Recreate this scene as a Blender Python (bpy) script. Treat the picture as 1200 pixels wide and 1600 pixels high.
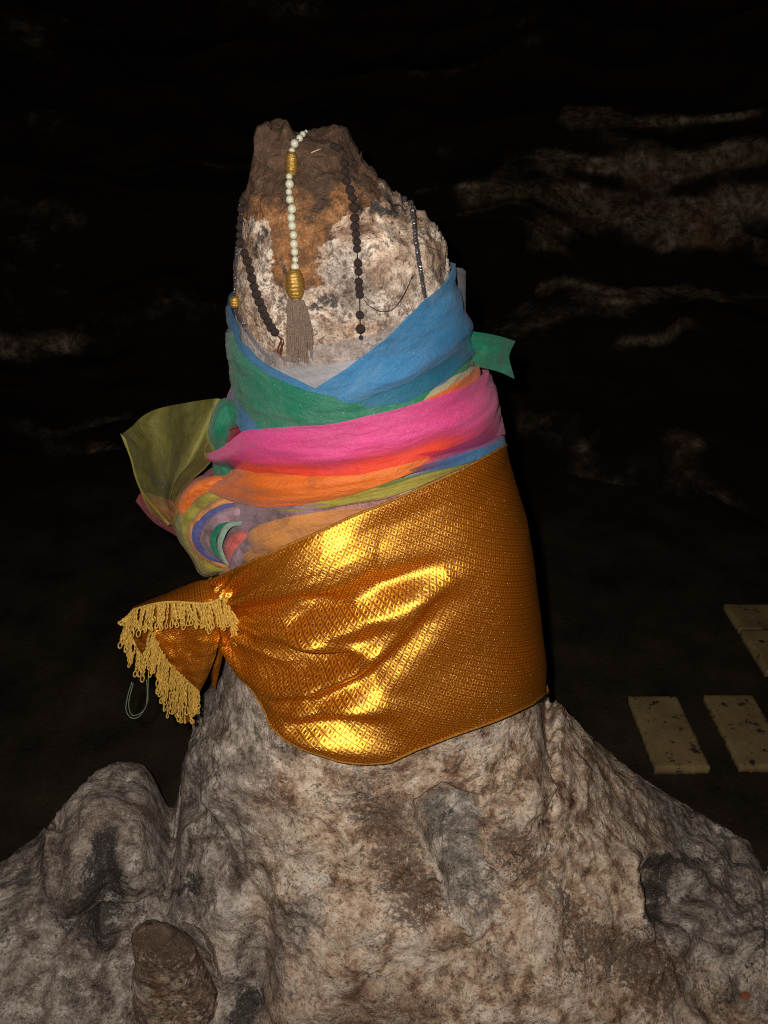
import bpy, bmesh, math, random
import numpy as np
from mathutils import Vector, Matrix
from mathutils.bvhtree import BVHTree

for o in list(bpy.data.objects): bpy.data.objects.remove(o)
SC = bpy.context.scene
COL = SC.collection
rng = np.random.RandomState(7); random.seed(7)

# ------------------------------------------------------------------ camera, world, flash, exposure
H = 1.55                                   # eye height of the photographer
TH = math.radians(29.7)                    # looking down
ST, CT = math.sin(TH), math.cos(TH)
F = 1200.0
cam = bpy.data.cameras.new('camera'); cam.sensor_fit = 'VERTICAL'; cam.sensor_height = 24; cam.lens = 18
cam.clip_start = 0.02; cam.clip_end = 60
co = bpy.data.objects.new('camera', cam); COL.objects.link(co)
co.location = (0, 0, H); co.rotation_euler = (math.pi/2 - TH, 0, 0)
SC.camera = co
W = bpy.data.worlds.new("World"); SC.world = W; W.use_nodes = True
W.node_tree.nodes['Background'].inputs[0].default_value = (1.0, 0.85, 0.7, 1)
W.node_tree.nodes['Background'].inputs[1].default_value = 0.0012
fl = bpy.data.lights.new('camera_flash', 'SPOT'); fl.energy = 63; fl.spot_size = math.radians(160); fl.spot_blend = 1.0
fl.shadow_soft_size = 0.012; fl.color = (1.0, 0.93, 0.84)
flo = bpy.data.objects.new('camera_flash', fl); COL.objects.link(flo)
flo.location = (-0.045, 0.0, H + 0.05); flo.rotation_euler = (math.pi/2 - TH + 0.02, 0, 0.0)
SC.view_settings.view_transform = 'Standard'; SC.view_settings.look = 'None'
SC.view_settings.exposure = 0.0; SC.view_settings.gamma = 1
SC.cycles.transparent_max_bounces = 24; SC.cycles.use_denoising = False; SC.cycles.filter_width = 1.15

# ------------------------------------------------------------------ small maths helpers
def ray(px, py):
    u = (np.asarray(px, float) - 600)/F; v = (800 - np.asarray(py, float))/F
    return u, CT + v*ST, -ST + v*CT
def P(px, py, Y):                          # point seen at (px, py) at world depth Y
    dx, dy, dz = ray(px, py); t = Y/dy
    return Vector((float(dx*t), float(Y), float(H + dz*t)))
def proj(p):
    x, y, z = p[..., 0], p[..., 1], p[..., 2] - H
    d = y*CT - z*ST; v = (y*ST + z*CT)
    return 600 + F*x/d, 800 - F*v/d
def ground(px, py):
    dx, dy, dz = ray(px, py); t = -H/dz
    return Vector((float(dx*t), float(dy*t), 0.0))

def _hash(ix, iy, iz, seed):
    h = (ix*374761393 + iy*668265263 + iz*2147483647 + seed*1274126177) & 0xffffffff
    h = ((h ^ (h >> 13))*1274126177) & 0xffffffff
    h = (h ^ (h >> 16))
    return h
def noise(p, f=1.0, seed=0):
    q = np.asarray(p, float)*f + seed*17.31
    i = np.floor(q).astype(np.int64); r = q - i
    w = r*r*r*(r*(r*6 - 15) + 10)
    out = np.zeros(len(q))
    for a in (0, 1):
        for b in (0, 1):
            for c in (0, 1):
                h = _hash(i[:, 0]+a, i[:, 1]+b, i[:, 2]+c, seed)
                g = (h & 1023)/511.5 - 1; g2 = ((h >> 10) & 1023)/511.5 - 1; g3 = ((h >> 20) & 1023)/511.5 - 1
                d = g*(r[:, 0]-a) + g2*(r[:, 1]-b) + g3*(r[:, 2]-c)
                wt = (w[:, 0] if a else 1-w[:, 0])*(w[:, 1] if b else 1-w[:, 1])*(w[:, 2] if c else 1-w[:, 2])
                out += wt*d
    return out*1.5
def fbm(p, f, octv=4, seed=0, rough=0.5):
    s = np.zeros(len(p)); a = 1.0
    for k in range(octv):
        s += a*noise(p, f*2**k, seed + k); a *= rough
    return s
def ridged(p, f, octv=4, seed=0):
    s = np.zeros(len(p)); a = 1.0
    for k in range(octv):
        s += a*(1 - 2*np.abs(noise(p, f*2**k, seed + k))); a *= 0.5
    return s
def seg_dist(x, y, pts):                   # distance to a polyline, and position along it 0..1
    best = np.full(np.shape(x), 1e9); par = np.zeros(np.shape(x)); n = len(pts) - 1
    for k in range(n):
        ax, ay = pts[k]; bx, by = pts[k+1]; dx, dy = bx-ax, by-ay
        t = np.clip(((x-ax)*dx + (y-ay)*dy)/(dx*dx+dy*dy+1e-9), 0, 1)
        d = np.hypot(x-ax-t*dx, y-ay-t*dy); m = d < best
        best = np.where(m, d, best); par = np.where(m, (k+t)/n, par)
    return best, par
def poly_sd(x, y, pts):                    # signed distance, + inside
    d, _ = seg_dist(x, y, list(pts) + [pts[0]])
    ins = np.zeros(np.shape(x), bool); n = len(pts)
    for k in range(n):
        x1, y1 = pts[k]; x2, y2 = pts[(k+1) % n]
        if y1 == y2: continue
        c = ((y1 > y) != (y2 > y)) & (x < (x2-x1)*(y-y1)/(y2-y1) + x1)
        ins ^= c
    return np.where(ins, d, -d)
def smooth(a, b, x):
    t = np.clip((x-a)/(b-a), 0, 1); return t*t*(3-2*t)
def catmull(pts, n):
    p = np.asarray(pts, float)
    if len(p) == 2: t = np.linspace(0, 1, n)[:, None]; return p[0]*(1-t) + p[1]*t
    p = np.vstack([2*p[0]-p[1], p, 2*p[-1]-p[-2]]); m = len(p) - 3
    out = []
    for t in np.linspace(0, m, n):
        k = min(int(t), m-1); u = t-k; a, b, c, d = p[k], p[k+1], p[k+2], p[k+3]
        out.append(0.5*((2*b) + (c-a)*u + (2*a-5*b+4*c-d)*u*u + (3*b-a-3*c+d)*u**3))
    return np.array(out)

# ------------------------------------------------------------------ object helpers
def tag(o, label=None, cat=None, group=None, kind=None):
    if label: o['label'] = label
    if cat: o['category'] = cat
    if group: o['group'] = group
    if kind: o['kind'] = kind
    return o
def empty(name, loc, label, cat, group=None):
    o = bpy.data.objects.new(name, None); COL.objects.link(o); o.location = loc; o.empty_display_size = 0.05
    return tag(o, label, cat, group)
def link(name, me, mat=None, parent=None):
    o = bpy.data.objects.new(name, me); COL.objects.link(o)
    if mat is not None and not me.materials: me.materials.append(mat)
    if parent is not None:
        o.parent = parent; o.matrix_parent_inverse = Matrix.Translation(-Vector(parent.location))
    return o
def mesh_from(name, verts, faces, smooth_=True):
    me = bpy.data.meshes.new(name); me.from_pydata([tuple(v) for v in verts], [], [tuple(f) for f in faces])
    me.update()
    if smooth_: me.polygons.foreach_set('use_smooth', [True]*len(me.polygons))
    return me
def grid_mesh(name, V, uv=None, attrs=None, closed_u=False):      # V: (nu, nv, 3)
    nu, nv = V.shape[:2]
    ii = np.arange(nu*nv).reshape(nu, nv)
    if closed_u:
        a = ii; b = np.roll(ii, -1, 0)
        f = np.stack([a[:, :-1], b[:, :-1], b[:, 1:], a[:, 1:]], -1).reshape(-1, 4)
    else:
        f = np.stack([ii[:-1, :-1], ii[1:, :-1], ii[1:, 1:], ii[:-1, 1:]], -1).reshape(-1, 4)
    me = bpy.data.meshes.new(name)
    me.from_pydata(V.reshape(-1, 3).tolist(), [], f.tolist()); me.update()
    me.polygons.foreach_set('use_smooth', [True]*len(me.polygons))
    if uv is not None:
        l = me.uv_layers.new(name='UVMap'); vi = np.zeros(len(me.loops), int); me.loops.foreach_get('vertex_index', vi)
        l.data.foreach_set('uv', uv.reshape(-1, 2)[vi].astype(np.float32).ravel())
    for k, a in (attrs or {}).items():
        at = me.attributes.new(k, 'FLOAT', 'POINT'); at.data.foreach_set('value', a.reshape(-1).astype(np.float32))
    return me
def tube(bm, pts, r, n=6, cap=True):
    pts = [Vector(p) for p in pts]; rings = []
    up = Vector((0.3, 0.8, 0.5)).normalized(); m = len(pts)
    for k, p in enumerate(pts):
        t = (pts[min(k+1, m-1)] - pts[max(k-1, 0)])
        t = t.normalized() if t.length > 1e-9 else Vector((0, 0, 1))
        s = t.cross(up); s = s.normalized() if s.length > 1e-4 else t.orthogonal().normalized()
        q = s.cross(t).normalized(); rr = r[k] if hasattr(r, '__len__') else r
        rings.append([bm.verts.new(p + (s*math.cos(a) + q*math.sin(a))*rr) for a in [2*math.pi*j/n for j in range(n)]])
    for k in range(m-1):
        for j in range(n):
            bm.faces.new((rings[k][j], rings[k][(j+1) % n], rings[k+1][(j+1) % n], rings[k+1][j]))
    if cap:
        bm.faces.new(rings[0][::-1]); bm.faces.new(rings[-1])
def bm_obj(name, bm, mat, parent=None):
    bmesh.ops.recalc_face_normals(bm, faces=bm.faces)
    me = bpy.data.meshes.new(name); bm.to_mesh(me); bm.free()
    me.polygons.foreach_set('use_smooth', [True]*len(me.polygons))
    return link(name, me, mat, parent)

# ------------------------------------------------------------------ materials
class NT:
    def __init__(s, name):
        s.m = bpy.data.materials.new(name); s.m.use_nodes = True; s.t = s.m.node_tree; s.t.nodes.clear()
        s.out = s.t.nodes.new('ShaderNodeOutputMaterial')
    def n(s, typ, **kw):
        nd = s.t.nodes.new('ShaderNode' + typ)
        for k, v in kw.items(): setattr(nd, k, v)
        return nd
    def put(s, sock, v):
        if hasattr(v, 'is_output'): s.t.links.new(v, sock)
        elif isinstance(v, (tuple, list)) and len(v) == 3 and sock.type == 'RGBA': sock.default_value = (*v, 1)
        else: sock.default_value = v
    def noise(s, vec, scale, detail=4, rough=0.5, dist=0.0):
        nd = s.n('TexNoise'); s.put(nd.inputs['Vector'], vec); nd.inputs['Scale'].default_value = scale
        nd.inputs['Detail'].default_value = detail; nd.inputs['Roughness'].default_value = rough
        nd.inputs['Distortion'].default_value = dist; return nd.outputs['Fac']
    def vor(s, vec, scale, feat='F1'):
        nd = s.n('TexVoronoi', feature=feat); s.put(nd.inputs['Vector'], vec); nd.inputs['Scale'].default_value = scale
        return nd.outputs['Distance'], (nd.outputs['Color'] if feat == 'F1' else None)
    def math(s, op, a, b=0.0, c=0.0, clamp=False):
        nd = s.n('Math', operation=op); nd.use_clamp = clamp
        s.put(nd.inputs[0], a); s.put(nd.inputs[1], b)
        if op in ('MULTIPLY_ADD', 'COMPARE'): s.put(nd.inputs[2], c)
        return nd.outputs[0]
    def step(s, x, a, b):
        nd = s.n('MapRange', interpolation_type='SMOOTHSTEP'); s.put(nd.inputs['Value'], x)
        s.put(nd.inputs['From Min'], a); s.put(nd.inputs['From Max'], b); return nd.outputs['Result']
    def mix(s, f, a, b, mode='MIX'):
        nd = s.n('Mix', data_type='RGBA', blend_type=mode); s.put(nd.inputs[0], f); s.put(nd.inputs[6], a); s.put(nd.inputs[7], b)
        return nd.outputs[2]
    def ramp(s, x, stops):
        nd = s.n('ValToRGB'); s.put(nd.inputs[0], x); e = nd.color_ramp.elements
        while len(e) < len(stops): e.new(0.5)
        for k, (p, c) in enumerate(stops): e[k].position = p; e[k].color = (*c, 1)
        return nd.outputs[0]
    def attr(s, name): return s.n('Attribute', attribute_name=name).outputs['Fac']
    def coord(s, w='Object'): return s.n('TexCoord').outputs[w]
    def scale(s, v, sc, loc=(0, 0, 0), rot=(0, 0, 0)):
        nd = s.n('Mapping'); s.put(nd.inputs[0], v); nd.inputs['Scale'].default_value = sc
        nd.inputs['Location'].default_value = loc; nd.inputs['Rotation'].default_value = rot; return nd.outputs[0]
    def bump(s, h, strength=0.5, dist=0.01, nrm=None):
        nd = s.n('Bump'); s.put(nd.inputs['Height'], h); nd.inputs['Strength'].default_value = strength
        nd.inputs['Distance'].default_value = dist
        if nrm is not None: s.put(nd.inputs['Normal'], nrm)
        return nd.outputs[0]
    def bsdf(s, **kw):
        nd = s.n('BsdfPrincipled')
        for k, v in kw.items():
            s.put(nd.inputs[k.replace('_', ' ').replace('IOR ', 'IOR ')], v)
        return nd
    def done(s, sh):
        s.t.links.new(sh, s.out.inputs[0]); return s.m

def mat_stone():
    k = NT('cave_stone'); c = k.coord()
    wob = k.n('VectorMath', operation='ADD'); k.put(wob.inputs[0], c)
    nz = k.n('TexNoise'); k.put(nz.inputs['Vector'], c); nz.inputs['Scale'].default_value = 22; nz.inputs['Detail'].default_value = 4
    sc = k.n('VectorMath', operation='SCALE'); k.put(sc.inputs[0], nz.outputs['Color']); sc.inputs['Scale'].default_value = 0.03
    k.put(wob.inputs[1], sc.outputs[0]); cw = wob.outputs[0]
    big = k.noise(cw, 7, 5, 0.6); mid = k.noise(cw, 26, 6, 0.68); fine = k.noise(cw, 110, 5, 0.7); grit = k.noise(c, 420, 3, 0.7)
    warm = k.ramp(mid, [(0.33, (.13, .062, .034)), (0.43, (.38, .235, .150)), (0.51, (.70, .505, .36)), (0.63, (.94, .78, .63))])
    grey = k.ramp(mid, [(0.34, (.085, .062, .050)), (0.44, (.25, .20, .165)), (0.54, (.47, .395, .34)), (0.65, (.86, .77, .68))])
    gm = k.step(k.math('ADD', k.attr('grey'), k.math('MULTIPLY', k.math('SUBTRACT', big, 0.5), 1.2)), 0.3, 0.75)
    col = k.mix(gm, warm, grey)
    col = k.mix(k.math('MULTIPLY', k.attr('dull'), k.step(mid, .60, .46)), col, k.ramp(fine, [(.32, (.10, .082, .068)), (.68, (.34, .295, .25))]))
    # brown lichen-like staining that breaks up in spots
    br = k.math('ADD', k.attr('brown'), k.math('MULTIPLY', k.math('SUBTRACT', fine, 0.5), 2.4))
    br = k.math('ADD', br, k.math('MULTIPLY', k.math('SUBTRACT', mid, 0.5), 1.6))
    brm = k.step(br, 0.35, 0.75)
    col = k.mix(k.math('MULTIPLY', brm, 0.85), col, k.ramp(grit, [(0.35, (.050, .026, .016)), (0.65, (.17, .098, .062))]))
    # ochre
    oc = k.step(k.math('ADD', k.attr('ochre'), k.math('MULTIPLY', k.math('SUBTRACT', fine, 0.5), 0.9)), 0.42, 0.56)
    ochre = k.ramp(k.noise(cw, 34, 6, 0.7), [(0.34, (.035, .018, .012)), (0.44, (.13, .060, .026)), (0.54, (.27, .115, .036)), (0.66, (.42, .21, .085))])
    col = k.mix(oc, col, ochre)
    um = k.step(k.math('ADD', k.attr('umber'), k.math('MULTIPLY', k.math('SUBTRACT', fine, 0.5), 1.2)), 0.35, 0.7)
    col = k.mix(k.math('MULTIPLY', um, .85), col, k.ramp(fine, [(0.35, (.022, .014, .010)), (0.6, (.085, .050, .032))]))
    cr_ = k.step(k.math('ADD', k.noise(cw, 6.5, 5, .62, .6), k.math('MULTIPLY', k.math('SUBTRACT', fine, .5), .35)), .53, .63)
    col = k.mix(k.math('MULTIPLY', k.math('MULTIPLY', cr_, .5), k.math('SUBTRACT', 1.0, k.math('MAXIMUM', oc, um))), col, (.92, .78, .64))
    # large darker weathering
    wd = k.step(k.math('ADD', k.noise(cw, 4.2, 5, .6, .8), k.math('MULTIPLY', k.math('SUBTRACT', fine, .5), .5)), .50, .38)
    col = k.mix(k.math("MULTIPLY", wd, .42), col, (.15, .085, .055))
    # sooty patches, plus shade painted into hollows and creases
    so = k.step(k.math('ADD', k.attr('soot_shade'), k.math('MULTIPLY', k.math('SUBTRACT', fine, 0.5), 1.5)), 0.4, 0.75)
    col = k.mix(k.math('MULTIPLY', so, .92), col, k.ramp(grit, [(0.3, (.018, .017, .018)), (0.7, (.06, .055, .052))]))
    pa = k.step(k.math('ADD', k.attr('pale'), k.math('MULTIPLY', k.math('SUBTRACT', fine, 0.5), 1.6)), 0.4, 0.7)
    col = k.mix(k.math('MULTIPLY', pa, .8), col, (.68, .61, .53))
    # dark pits and pale crystals
    vd, _ = k.vor(cw, 85); pit = k.step(vd, 0.20, 0.10); pitm = k.math('MULTIPLY', pit, k.step(mid, 0.56, 0.44))
    col = k.mix(k.math('MULTIPLY', pitm, 0.75), col, (.05, .038, .03))
    sp = k.step(grit, 0.60, 0.70); col = k.mix(k.math('MULTIPLY', sp, k.math('MULTIPLY_ADD', um, -.28, .3)), col, (.75, .70, .64))
    dk = k.step(grit, 0.40, 0.30); col = k.mix(k.math('MULTIPLY', dk, 0.5), col, (.06, .045, .035))
    pep = k.noise(c, 210, 5, .85); pp = k.step(pep, .49, .42); pq = k.step(k.noise(c, 9, 2), .35, .6)
    col = k.mix(k.math('MULTIPLY', pp, k.math("MULTIPLY_ADD", pq, .45, .22)), col, (.075, .050, .037))
    col = k.mix(k.math('MULTIPLY', k.step(pep, .56, .66), k.math('MULTIPLY_ADD', k.math('MAXIMUM', k.attr('ochre'), k.attr('umber')), -.36, .45)), col, (.86, .79, .70))
    h = k.math('ADD', k.math('MULTIPLY', mid, 1.0), k.math('MULTIPLY', fine, 0.6))
    h = k.math('ADD', h, k.math('MULTIPLY', grit, 0.10)); h = k.math('SUBTRACT', h, k.math('MULTIPLY', pit, 0.25))
    b = k.bsdf(Base_Color=col, Roughness=k.ramp(fine, [(0.3, (.95,)*3), (0.7, (.62,)*3)]), Normal=k.bump(h, 0.75, 0.010))
    b.inputs['Specular IOR Level'].default_value = 0.35
    return k.done(b.outputs[0])

def mat_wall():
    k = NT('cave_wall_rock'); c = k.coord()
    sc = k.scale(c, (0.9, 1.0, 3.4))
    a = k.noise(sc, 1.5, 6, 0.6, 0.6); b_ = k.noise(c, 9, 5, 0.65)
    v = k.math('ADD', k.math('MULTIPLY', k.attr('calcite_shade'), 1.0), k.math('MULTIPLY', k.math('SUBTRACT', a, 0.5), 1.2))
    v = k.math('ADD', v, k.math('MULTIPLY', k.math('SUBTRACT', b_, 0.5), 1.1))
    m = k.step(v, 0.15, 1.0)
    pale = k.ramp(k.noise(c, 14, 5, 0.7), [(0.35, (.10, .060, .030)), (0.55, (.25, .185, .125)), (0.7, (.36, .30, .23))])
    rust = k.step(k.noise(c, 3.2, 3), 0.55, 0.68)
    pale = k.mix(k.math('MULTIPLY', rust, .6), pale, (.17, .08, .03))
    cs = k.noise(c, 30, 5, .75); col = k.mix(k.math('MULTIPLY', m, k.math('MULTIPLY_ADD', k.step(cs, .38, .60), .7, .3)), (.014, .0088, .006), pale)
    b = k.bsdf(Base_Color=col, Roughness=0.9, Normal=k.bump(k.math('ADD', b_, k.noise(c, 40, 4)), 0.5, 0.02))
    b.inputs['Specular IOR Level'].default_value = 0.12
    return k.done(b.outputs[0])
def mat_floor():
    k = NT('cave_floor_earth'); c = k.coord()
    a = k.noise(c, 5, 6, 0.6); g = k.noise(c, 90, 4, 0.7)
    col = k.ramp(k.math('ADD', k.math('MULTIPLY', a, .7), k.math('MULTIPLY', g, .3)), [(0.35, (.012, .009, .007)), (0.6, (.040, .029, .019)), (0.75, (.08, .060, .040))])
    b = k.bsdf(Base_Color=col, Roughness=0.95, Normal=k.bump(g, 0.6, 0.008)); b.inputs['Specular IOR Level'].default_value = 0.1
    return k.done(b.outputs[0])
def mat_slab():
    k = NT('worn_pale_slab'); c = k.coord()
    a = k.noise(c, 12, 5, 0.6); g = k.noise(c, 160, 3, 0.7); sp = k.step(k.noise(c, 30, 5, 0.7), 0.57, 0.64)
    col = k.ramp(k.math('ADD', k.math('MULTIPLY', a, .6), k.math('MULTIPLY', g, .4)), [(0.35, (.15, .100, .038)), (0.65, (.29, .205, .090))])
    col = k.mix(sp, col, (.02, .016, .012))
    b = k.bsdf(Base_Color=col, Roughness=0.8, Normal=k.bump(g, 0.3, 0.003)); return k.done(b.outputs[0])

def mat_sheer(name, rgb, alpha, dirt=0.25, dust=0.5, frost=.12, second=None, secf=None):
    k = NT(name); c = k.coord(); uv = k.n('UVMap').outputs[0]
    st = k.noise(k.scale(uv, (2.2, 22, 1)), 1.0, 2, 0.45, 0.2)          # lengthwise folds
    st2 = k.noise(k.scale(uv, (5, 110, 1)), 1.0, 2, 0.5, 0.2)
    f = k.math('ADD', k.math('MULTIPLY', st, .75), k.math('MULTIPLY', st2, .25))
    dark = tuple(x*0.72 for x in rgb); light = tuple(min(1, x*1.12 + .03) for x in rgb)
    col = k.ramp(f, [(0.32, dark), (0.5, rgb), (0.68, light)])
    fr_ = k.step(k.noise(c, 11, 4, 0.6, .5), .48, .72); col = k.mix(k.math('MULTIPLY', fr_, .30), col, tuple(.72*x + frost for x in rgb))
    dz = k.step(k.noise(c, 16, 5, 0.7), 0.60 - dirt*0.25, 0.72)
    col = k.mix(k.math('MULTIPLY', dz, dirt), col, (.09, .065, .05))
    spk = k.step(k.noise(c, 260, 2, 0.6), 0.66, 0.72)
    col = k.mix(k.math('MULTIPLY', spk, dust*.45), col, (.75, .72, .70))
    sp2 = k.step(k.noise(c, 150, 3, 0.6), 0.69, 0.74)
    col = k.mix(k.math('MULTIPLY', sp2, dirt*1.6, clamp=True), col, (.04, .03, .025))
    # threads
    w = k.n('TexWave', wave_type='BANDS', bands_direction='X'); k.put(w.inputs['Vector'], uv); w.inputs['Scale'].default_value = 320
    w2 = k.n('TexWave', wave_type='BANDS', bands_direction='Y'); k.put(w2.inputs['Vector'], uv); w2.inputs['Scale'].default_value = 320
    th = k.math('MULTIPLY', w.outputs['Fac'], w2.outputs['Fac'])
    ck = k.noise(k.scale(uv, (22, 75, 1)), 1.0, 4, 0.62, 1.4); ck2 = k.noise(k.scale(uv, (60, 190, 1)), 1.0, 3, 0.6, .8)
    crk = k.math('SUBTRACT', 1.0, k.math('MULTIPLY', k.math('ABSOLUTE', k.math('SUBTRACT', ck, .5)), 6.0), clamp=True)
    hh = k.math('ADD', k.math('MULTIPLY', f, 1.0), k.math('MULTIPLY', th, .03)); hh = k.math('ADD', hh, k.math('MULTIPLY', crk, .16)); hh = k.math('ADD', hh, k.math('MULTIPLY', ck2, .25))
    col = k.mix(k.math('MULTIPLY', k.step(crk, .75, 1.0), .22), col, dark)
    nrm = k.bump(hh, 0.8, 0.006)
    b = k.bsdf(Base_Color=col, Roughness=0.48, Normal=nrm); b.inputs['Specular IOR Level'].default_value = 0.5
    b.inputs['Sheen Weight'].default_value = 0.25; b.inputs['Sheen Roughness'].default_value = 0.4
    tl = k.n('BsdfTranslucent'); k.put(tl.inputs[0], col)
    mx = k.n('MixShader'); mx.inputs[0].default_value = 0.22; k.put(mx.inputs[1], b.outputs[0]); k.put(mx.inputs[2], tl.outputs[0])
    tr = k.n('BsdfTransparent'); tr.inputs[0].default_value = (*[0.6 + 0.4*x/max(rgb) for x in rgb], 1)
    al = k.math('MULTIPLY', k.attr('dens'), k.math('ADD', alpha - 0.10, k.math('MULTIPLY', st, 0.16)), clamp=True)
    m2 = k.n('MixShader'); k.put(m2.inputs[0], al); k.put(m2.inputs[1], tr.outputs[0]); k.put(m2.inputs[2], mx.outputs[0])
    return k.done(m2.outputs[0])

def mat_gold():
    k = NT('gold_brocade'); uv = k.n('UVMap').outputs[0]; c = k.coord()
    # lattice of diamonds with a little square in each
    m = k.scale(uv, (1/0.0094,)*3, rot=(0, 0, math.radians(27)))
    sx = k.n('SeparateXYZ'); k.put(sx.inputs[0], m)
    ax = k.math('ABSOLUTE', k.math('SUBTRACT', k.math('FRACT', sx.outputs[0]), 0.5))
    ay = k.math('ABSOLUTE', k.math('SUBTRACT', k.math('FRACT', sx.outputs[1]), 0.5))
    d = k.math('MAXIMUM', ax, ay)                                  # 0 centre .. 0.5 edge
    line = k.step(d, 0.42, 0.47)
    ring = k.math('MULTIPLY', k.step(d, 0.16, 0.20), k.step(d, 0.35, 0.31))
    core = k.step(d, 0.19, 0.13)
    th = k.noise(k.scale(uv, (900, 900, 1)), 1.0, 2, 0.6); th2 = k.noise(k.scale(uv, (260, 2600, 1)), 1.0, 2)
    ground_ = (.58, .130, .002); dark = (.15, .027, .001); bright = (.98, .31, .007)
    col = k.mix(ring, ground_, bright); col = k.mix(core, col, dark); col = k.mix(line, col, dark)
    col = k.mix(k.math('MULTIPLY', k.step(k.noise(c, 8, 3), .5, .7), .3), col, (.33, .10, .008))
    vd, vc = k.vor(k.scale(uv, (620, 620, 1)), 1.0)
    sh = k.n('SeparateColor'); k.put(sh.inputs[0], vc)
    hgt = k.math('ADD', k.math('MULTIPLY', ring, .9), k.math('MULTIPLY', th, .6)); hgt = k.math('SUBTRACT', hgt, k.math('MULTIPLY', line, .6))
    nrm = k.bump(hgt, 0.35, 0.0006)
    nrm = k.bump(k.math('ADD', th2, k.math('MULTIPLY', sh.outputs[0], 0.8)), 0.3, 0.00035, nrm)
    met = k.math('MULTIPLY_ADD', ring, .12, .58); met = k.math('MULTIPLY', met, k.math('SUBTRACT', 1.0, k.math('MULTIPLY', k.math('MAXIMUM', line, core), .6)))
    dif = k.bsdf(Base_Color=col, Roughness=.7, Normal=nrm); dif.inputs['Specular IOR Level'].default_value = .2
    gcol = k.mix(k.math('MAXIMUM', line, core), (1.0, .56, .04), (.64, .21, .01))
    g1 = k.n('BsdfGlossy'); k.put(g1.inputs[0], gcol); g1.inputs['Roughness'].default_value = .31; k.put(g1.inputs['Normal'], nrm)
    nr2 = k.bump(k.math('ADD', k.math('MULTIPLY', sh.outputs[1], 1.6), th2), 0.6, 0.00055, nrm)
    g2 = k.n('BsdfGlossy'); k.put(g2.inputs[0], k.mix(0.6, gcol, (1., .82, .35))); g2.inputs['Roughness'].default_value = .20; k.put(g2.inputs['Normal'], nr2)
    gg = k.n('MixShader'); gg.inputs[0].default_value = .26; k.put(gg.inputs[1], g1.outputs[0]); k.put(gg.inputs[2], g2.outputs[0])
    mx = k.n('MixShader'); k.put(mx.inputs[0], met); k.put(mx.inputs[1], dif.outputs[0]); k.put(mx.inputs[2], gg.outputs[0])
    return k.done(mx.outputs[0])
def mat_simple(name, rgb, rough=.6, spec=.4, var=.35, sc=60, bump=.3, metal=0., dist=.002):
    k = NT(name); c = k.coord(); a = k.noise(c, sc, 4, .65)
    col = k.ramp(a, [(.3, tuple(x*(1-var) for x in rgb)), (.7, tuple(min(1, x*(1+var*.6)) for x in rgb))])
    b = k.bsdf(Base_Color=col, Roughness=rough, Metallic=metal, Normal=k.bump(k.noise(c, sc*4, 3), bump, dist))
    b.inputs['Specular IOR Level'].default_value = spec; return k.done(b.outputs[0])

M_stone = mat_stone(); M_gold = mat_gold()
M_gold2 = M_gold

# ------------------------------------------------------------------ body of the stalagmite (shared by stone, sashes and cloth)
YC = 1.15
ROWS = [(198, 405, 534), (215, 400, 552), (240, 400, 566), (265, 396, 582), (285, 388, 606), (305, 382, 630), (330, 378, 660),
        (350, 376, 684), (375, 374, 697), (410, 371, 700), (450, 368, 707), (500, 368, 722), (550, 374, 738), (600, 378, 756),
        (650, 378, 768), (700, 376, 778), (760, 374, 800), (800, 374, 814), (850, 374, 822), (900, 368, 828), (960, 360, 836),
        (1000, 352, 840), (1060, 337, 846), (1100, 327, 878), (1150, 314, 926), (1200, 297, 988), (1250, 262, 1066), (1300, 190, 1158),
        (1345, 40, 1235), (1420, -160, 1350)]
def _row():
    zs, xl, xr = [], [], []
    for py, l, r in ROWS:
        _, dy, dz = ray(600, py); t = YC/dy
        z = H + dz*t; a, b = (l-600)/F*t, (r-600)/F*t
        w = (b-a)/2; c = (a+b)/2
        if z > 0.45: w *= math.sqrt(1 - (w/1.2)**2)
        zs.append(z); xl.append(c-w); xr.append(c+w)
    return np.array(zs[::-1]), np.array(xl[::-1]), np.array(xr[::-1])
ZS, XL, XR = _row()
ZTOP = ZS[-1]
def prof(z):
    z = np.asarray(z, float)
    xl = np.interp(z, ZS, XL); xr = np.interp(z, ZS, XR); w = (xr-xl)/2
    cx = np.where(z > .45, (xl+xr)/2, np.interp(z, [0, .45], [0.0, float(np.interp(.45, ZS, XL)+np.interp(.45, ZS, XR))/2]))
    fr = np.interp(z, [-.2, 0, .11, .32, .45, .56, .64, .72], [.72, .57, .46, .345, .295, .273, .262, .25])
    fr = fr + (w*.92 - fr)*smooth(.60, .72, z)
    return cx, cx-xl, xr-cx, fr, np.interp(z, [0, .3, .45, .6], [.30, .25, .25, .26])*(1-smooth(.5, .7, z)) + w*.9*smooth(.5, .7, z)
def body(phi, z, off=0.0):                 # phi 0 = towards camera, + = right
    cx, l, r, f, b = prof(z)
    s, c = np.sin(phi), np.cos(phi)
    rx = np.where(s < 0, l, r); ry = np.where(c > 0, f, b)
    p = 2.25
    rad = (np.abs(s/rx)**p + np.abs(c/ry)**p)**(-1/p) + off
    return np.stack([cx + s*rad, YC - c*rad, z + 0*s], -1)
def solve_edge(phi, edge, off=0.01, z0=0.25, z1=1.47):
    lo = np.full(phi.shape, z0); hi = np.full(phi.shape, z1)
    ex = [e[0] for e in edge]; ey = [e[1] for e in edge]
    for _ in range(28):
        m = (lo+hi)/2; px, py = proj(body(phi, m, off)); g = py - np.interp(px, ex, ey)
        lo = np.where(g > 0, m, lo); hi = np.where(g > 0, hi, m)
    return (lo+hi)/2
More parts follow.
